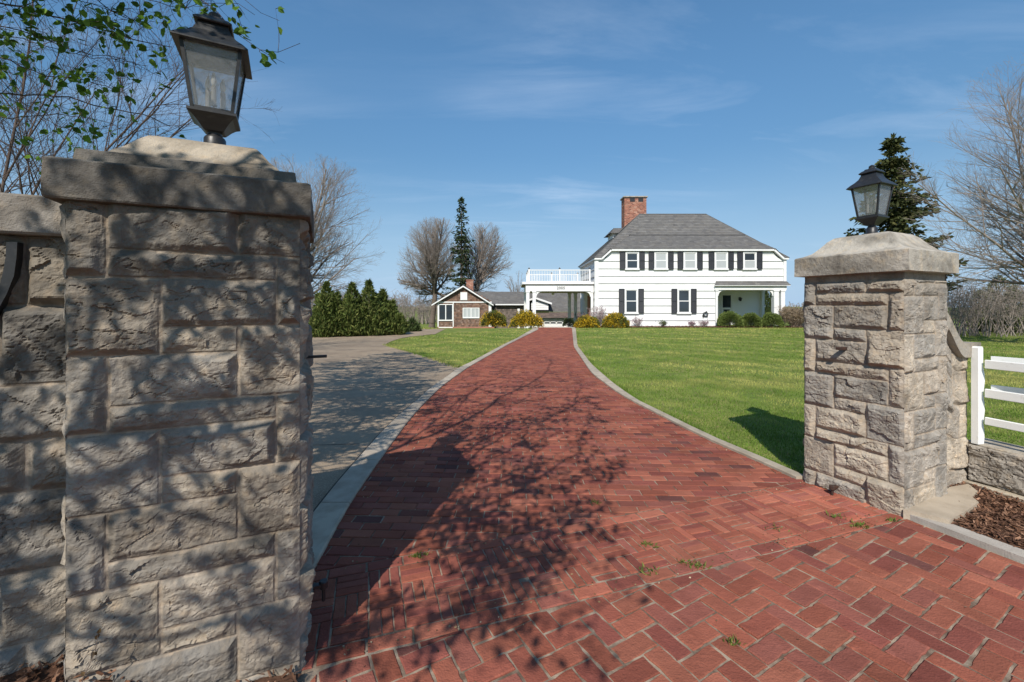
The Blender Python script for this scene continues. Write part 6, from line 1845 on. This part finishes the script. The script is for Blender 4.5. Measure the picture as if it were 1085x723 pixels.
# ---- crumbs of leaf and grit blown over the paving
rgl = np.random.default_rng(44); n_ = 900
lx_ = rgl.uniform(-1.6, 3.2, n_); side_ = rgl.random(n_)
ly_ = np.where(side_ < .35, B1[1] + lx_ * math.tan(GA) + rgl.normal(0, .05, n_), np.where(side_ < .6, B2[1] + lx_ * math.tan(GA) + rgl.normal(0, .05, n_), rgl.uniform(1.2, 9, n_)))
yk_ = rgl.uniform(3.7, 14, 260); lx_ = np.concatenate([lx_, ri(yk_) - np.abs(rgl.normal(0, .07, 260)), li(yk_) + np.abs(rgl.normal(0, .06, 260))]); ly_ = np.concatenate([ly_, yk_, yk_])
kp_ = (lx_ > np.where(ly_ > 2.4, li(ly_), -.75)) & (lx_ < np.where(ly_ > 3.7, ri(ly_), 2.7)); lx_, ly_ = lx_[kp_], ly_[kp_]
V, Q, C = flakes(np.stack([lx_, ly_, np.full(len(lx_), .004)], -1), np.stack([rgl.normal(size=len(lx_)), rgl.normal(size=len(lx_)), rgl.normal(0, .12, len(lx_))], -1), .0045, .013, [(.30, .20, .11), (.20, .12, .07), (.40, .32, .22), (.14, .10, .06)], 45, .05)
tag(mesh_np('leaf_litter', V, [Q], M['mulch'], None, C), kind='stuff')

# ---- weeds in the brick joints, small plants at the pillar foot
def weed(loc, r_, n, seed, label, group='weeds in the brick joints'):
    root = wroot('weed', (loc[0], loc[1], -.004), 0, label, 'weed', group); rg = np.random.default_rng(seed)
    p = np.stack([loc[0] + rg.normal(0, r_, n), loc[1] + rg.normal(0, r_ * .5, n), np.full(n, -.004)], -1)
    V, Q, C = flakes(p, np.tile([[0, 0, .8]], (n, 1)) + rg.normal(0, .5, (n, 3)) * [1, 1, 0], .0035, .035, [(.13, .19, .035), (.18, .21, .05), (.10, .15, .03)], seed, .35)
    mesh_np('leaves', V, [Q], M['blade'], root, C)
for k, (px, py, r_, n, lab) in enumerate(((910, 557, .035, 70, 'bright green weed tuft in the bricks before the right pillar'), (888, 548, .03, 25, 'flat thin weed nearest the right pillar base'), (738, 600, .03, 36, 'weed patch on the border line at middle right'), (727, 597, .02, 26, 'small weed left of the bare border patch'),
        (687, 578, .025, 36, 'weed tuft in the border above the threshold bricks'), (443, 590, .02, 36, 'weed sprout at the end of the shaded border'), (776, 682, .018, 26, 'weed in the near herringbone joints'), (944, 552, .02, 30, 'tiny weed right of the bright tuft'), (1008, 562, .03, 60, 'green weed beside the kerb of the mulch bed'), (632, 533, .02, 28, 'weed tuft in the sunny part of the drive bricks'), (690, 607, .03, 30, 'weed scatter among threshold bricks left of the bare patch'), (822, 560, .035, 25, 'thin weeds on the reddest threshold bricks'))):
    weed(G(px, py), r_, n, 200 + k, lab)
x, y = G(287, 710); y -= .02
root = wroot('seedling', (x, y, .0), 0, 'small green leafy seedling at the foot of the left pillar', 'plant'); rgx = np.random.default_rng(1)
tubes_obj('stem', [(x, y, 0)], [(x + .004, y, .03)], [.0015], [.001], M['leaf'] if False else M['twigdark'], root)
leaf_mesh('leaves', np.array([x, y, .03]) + rgx.normal(0, .012, (16, 3)), .026, [(.10, .2, .04)], root, 3, droop=.1)
x, y = PX(80, 1.40), 1.40; z0_ = .2
root = wroot('dry_sprig', (x, y, z0_), 0, 'thin dry sprig standing against the foot of the left pillar', 'plant')
pp = [(x, y, z0_), (x + .03, y, z0_ + .08), (x + .055, y + .01, z0_ + .15), (x + .065, y + .01, z0_ + .21)]
tubes_obj('stem', pp[:-1], pp[1:], [.0022, .002, .0016], [.002, .0016, .001], M['bark'], root)
leaf_mesh('leaves', np.array(pp[1:] + [pp[3], pp[2]]), .018, [(.2, .13, .06)], root, 4)

# ---- far woods and the thicket at the right: one mass each, nobody could count the stems
def thicket(name, xs_, y0, y1, H, n, seed, zb=None, mt='twig', r_=.012):
    rg = np.random.default_rng(seed); S0, S1, A_, B__ = [], [], [], []
    for k in range(n):
        x = rg.uniform(*xs_); y = rg.uniform(y0, y1); z = float(terr(x, y)) if zb is None else zb; h = H(x) * rg.uniform(.6, 1.1); b = np.array([x, y, z])
        e = b + [rg.normal(0, h * .2), rg.normal(0, h * .2), h]; m_ = b + (e - b) * .45 + rg.normal(0, h * .05, 3)
        S0 += [b, m_]; S1 += [m_, e]; A_ += [r_ * 1.6, r_]; B__ += [r_, r_ * .5]
        for j in range(7):
            t = rg.uniform(.0, 1); q_ = m_ + (e - m_) * t; w_ = q_ + np.array([rg.normal(0, h * .16), rg.normal(0, h * .16), abs(rg.normal(0, h * .12))]); S0.append(q_); S1.append(w_); A_.append(r_ * .7); B__.append(r_ * .35)
            for i_ in range(2): S0.append(w_); S1.append(w_ + rg.normal(0, h * .09, 3)); A_.append(r_ * .5); B__.append(r_ * .25)
    return tag(tubes_obj(name, S0, S1, A_, B__, M[mt], None), kind='stuff')
thicket('thicket', (19.5, 38), 20.2, 23.5, lambda x: 2.0 + .7 * float(vn(x * .8, 0, 3)), 420, 1, r_=.013)
thicket('woods', (-60, -4), 66, 80, lambda x: 3.0 + 1.4 * float(vn(x * .25, 0, 4)) + 1.3 * sstep(-16, -20, x), 900, 2, r_=.035)
thicket('woods', (73, 130), 68, 84, lambda x: 4.5 + 2.0 * float(vn(x * .2, 5, 4)), 420, 3, r_=.035)
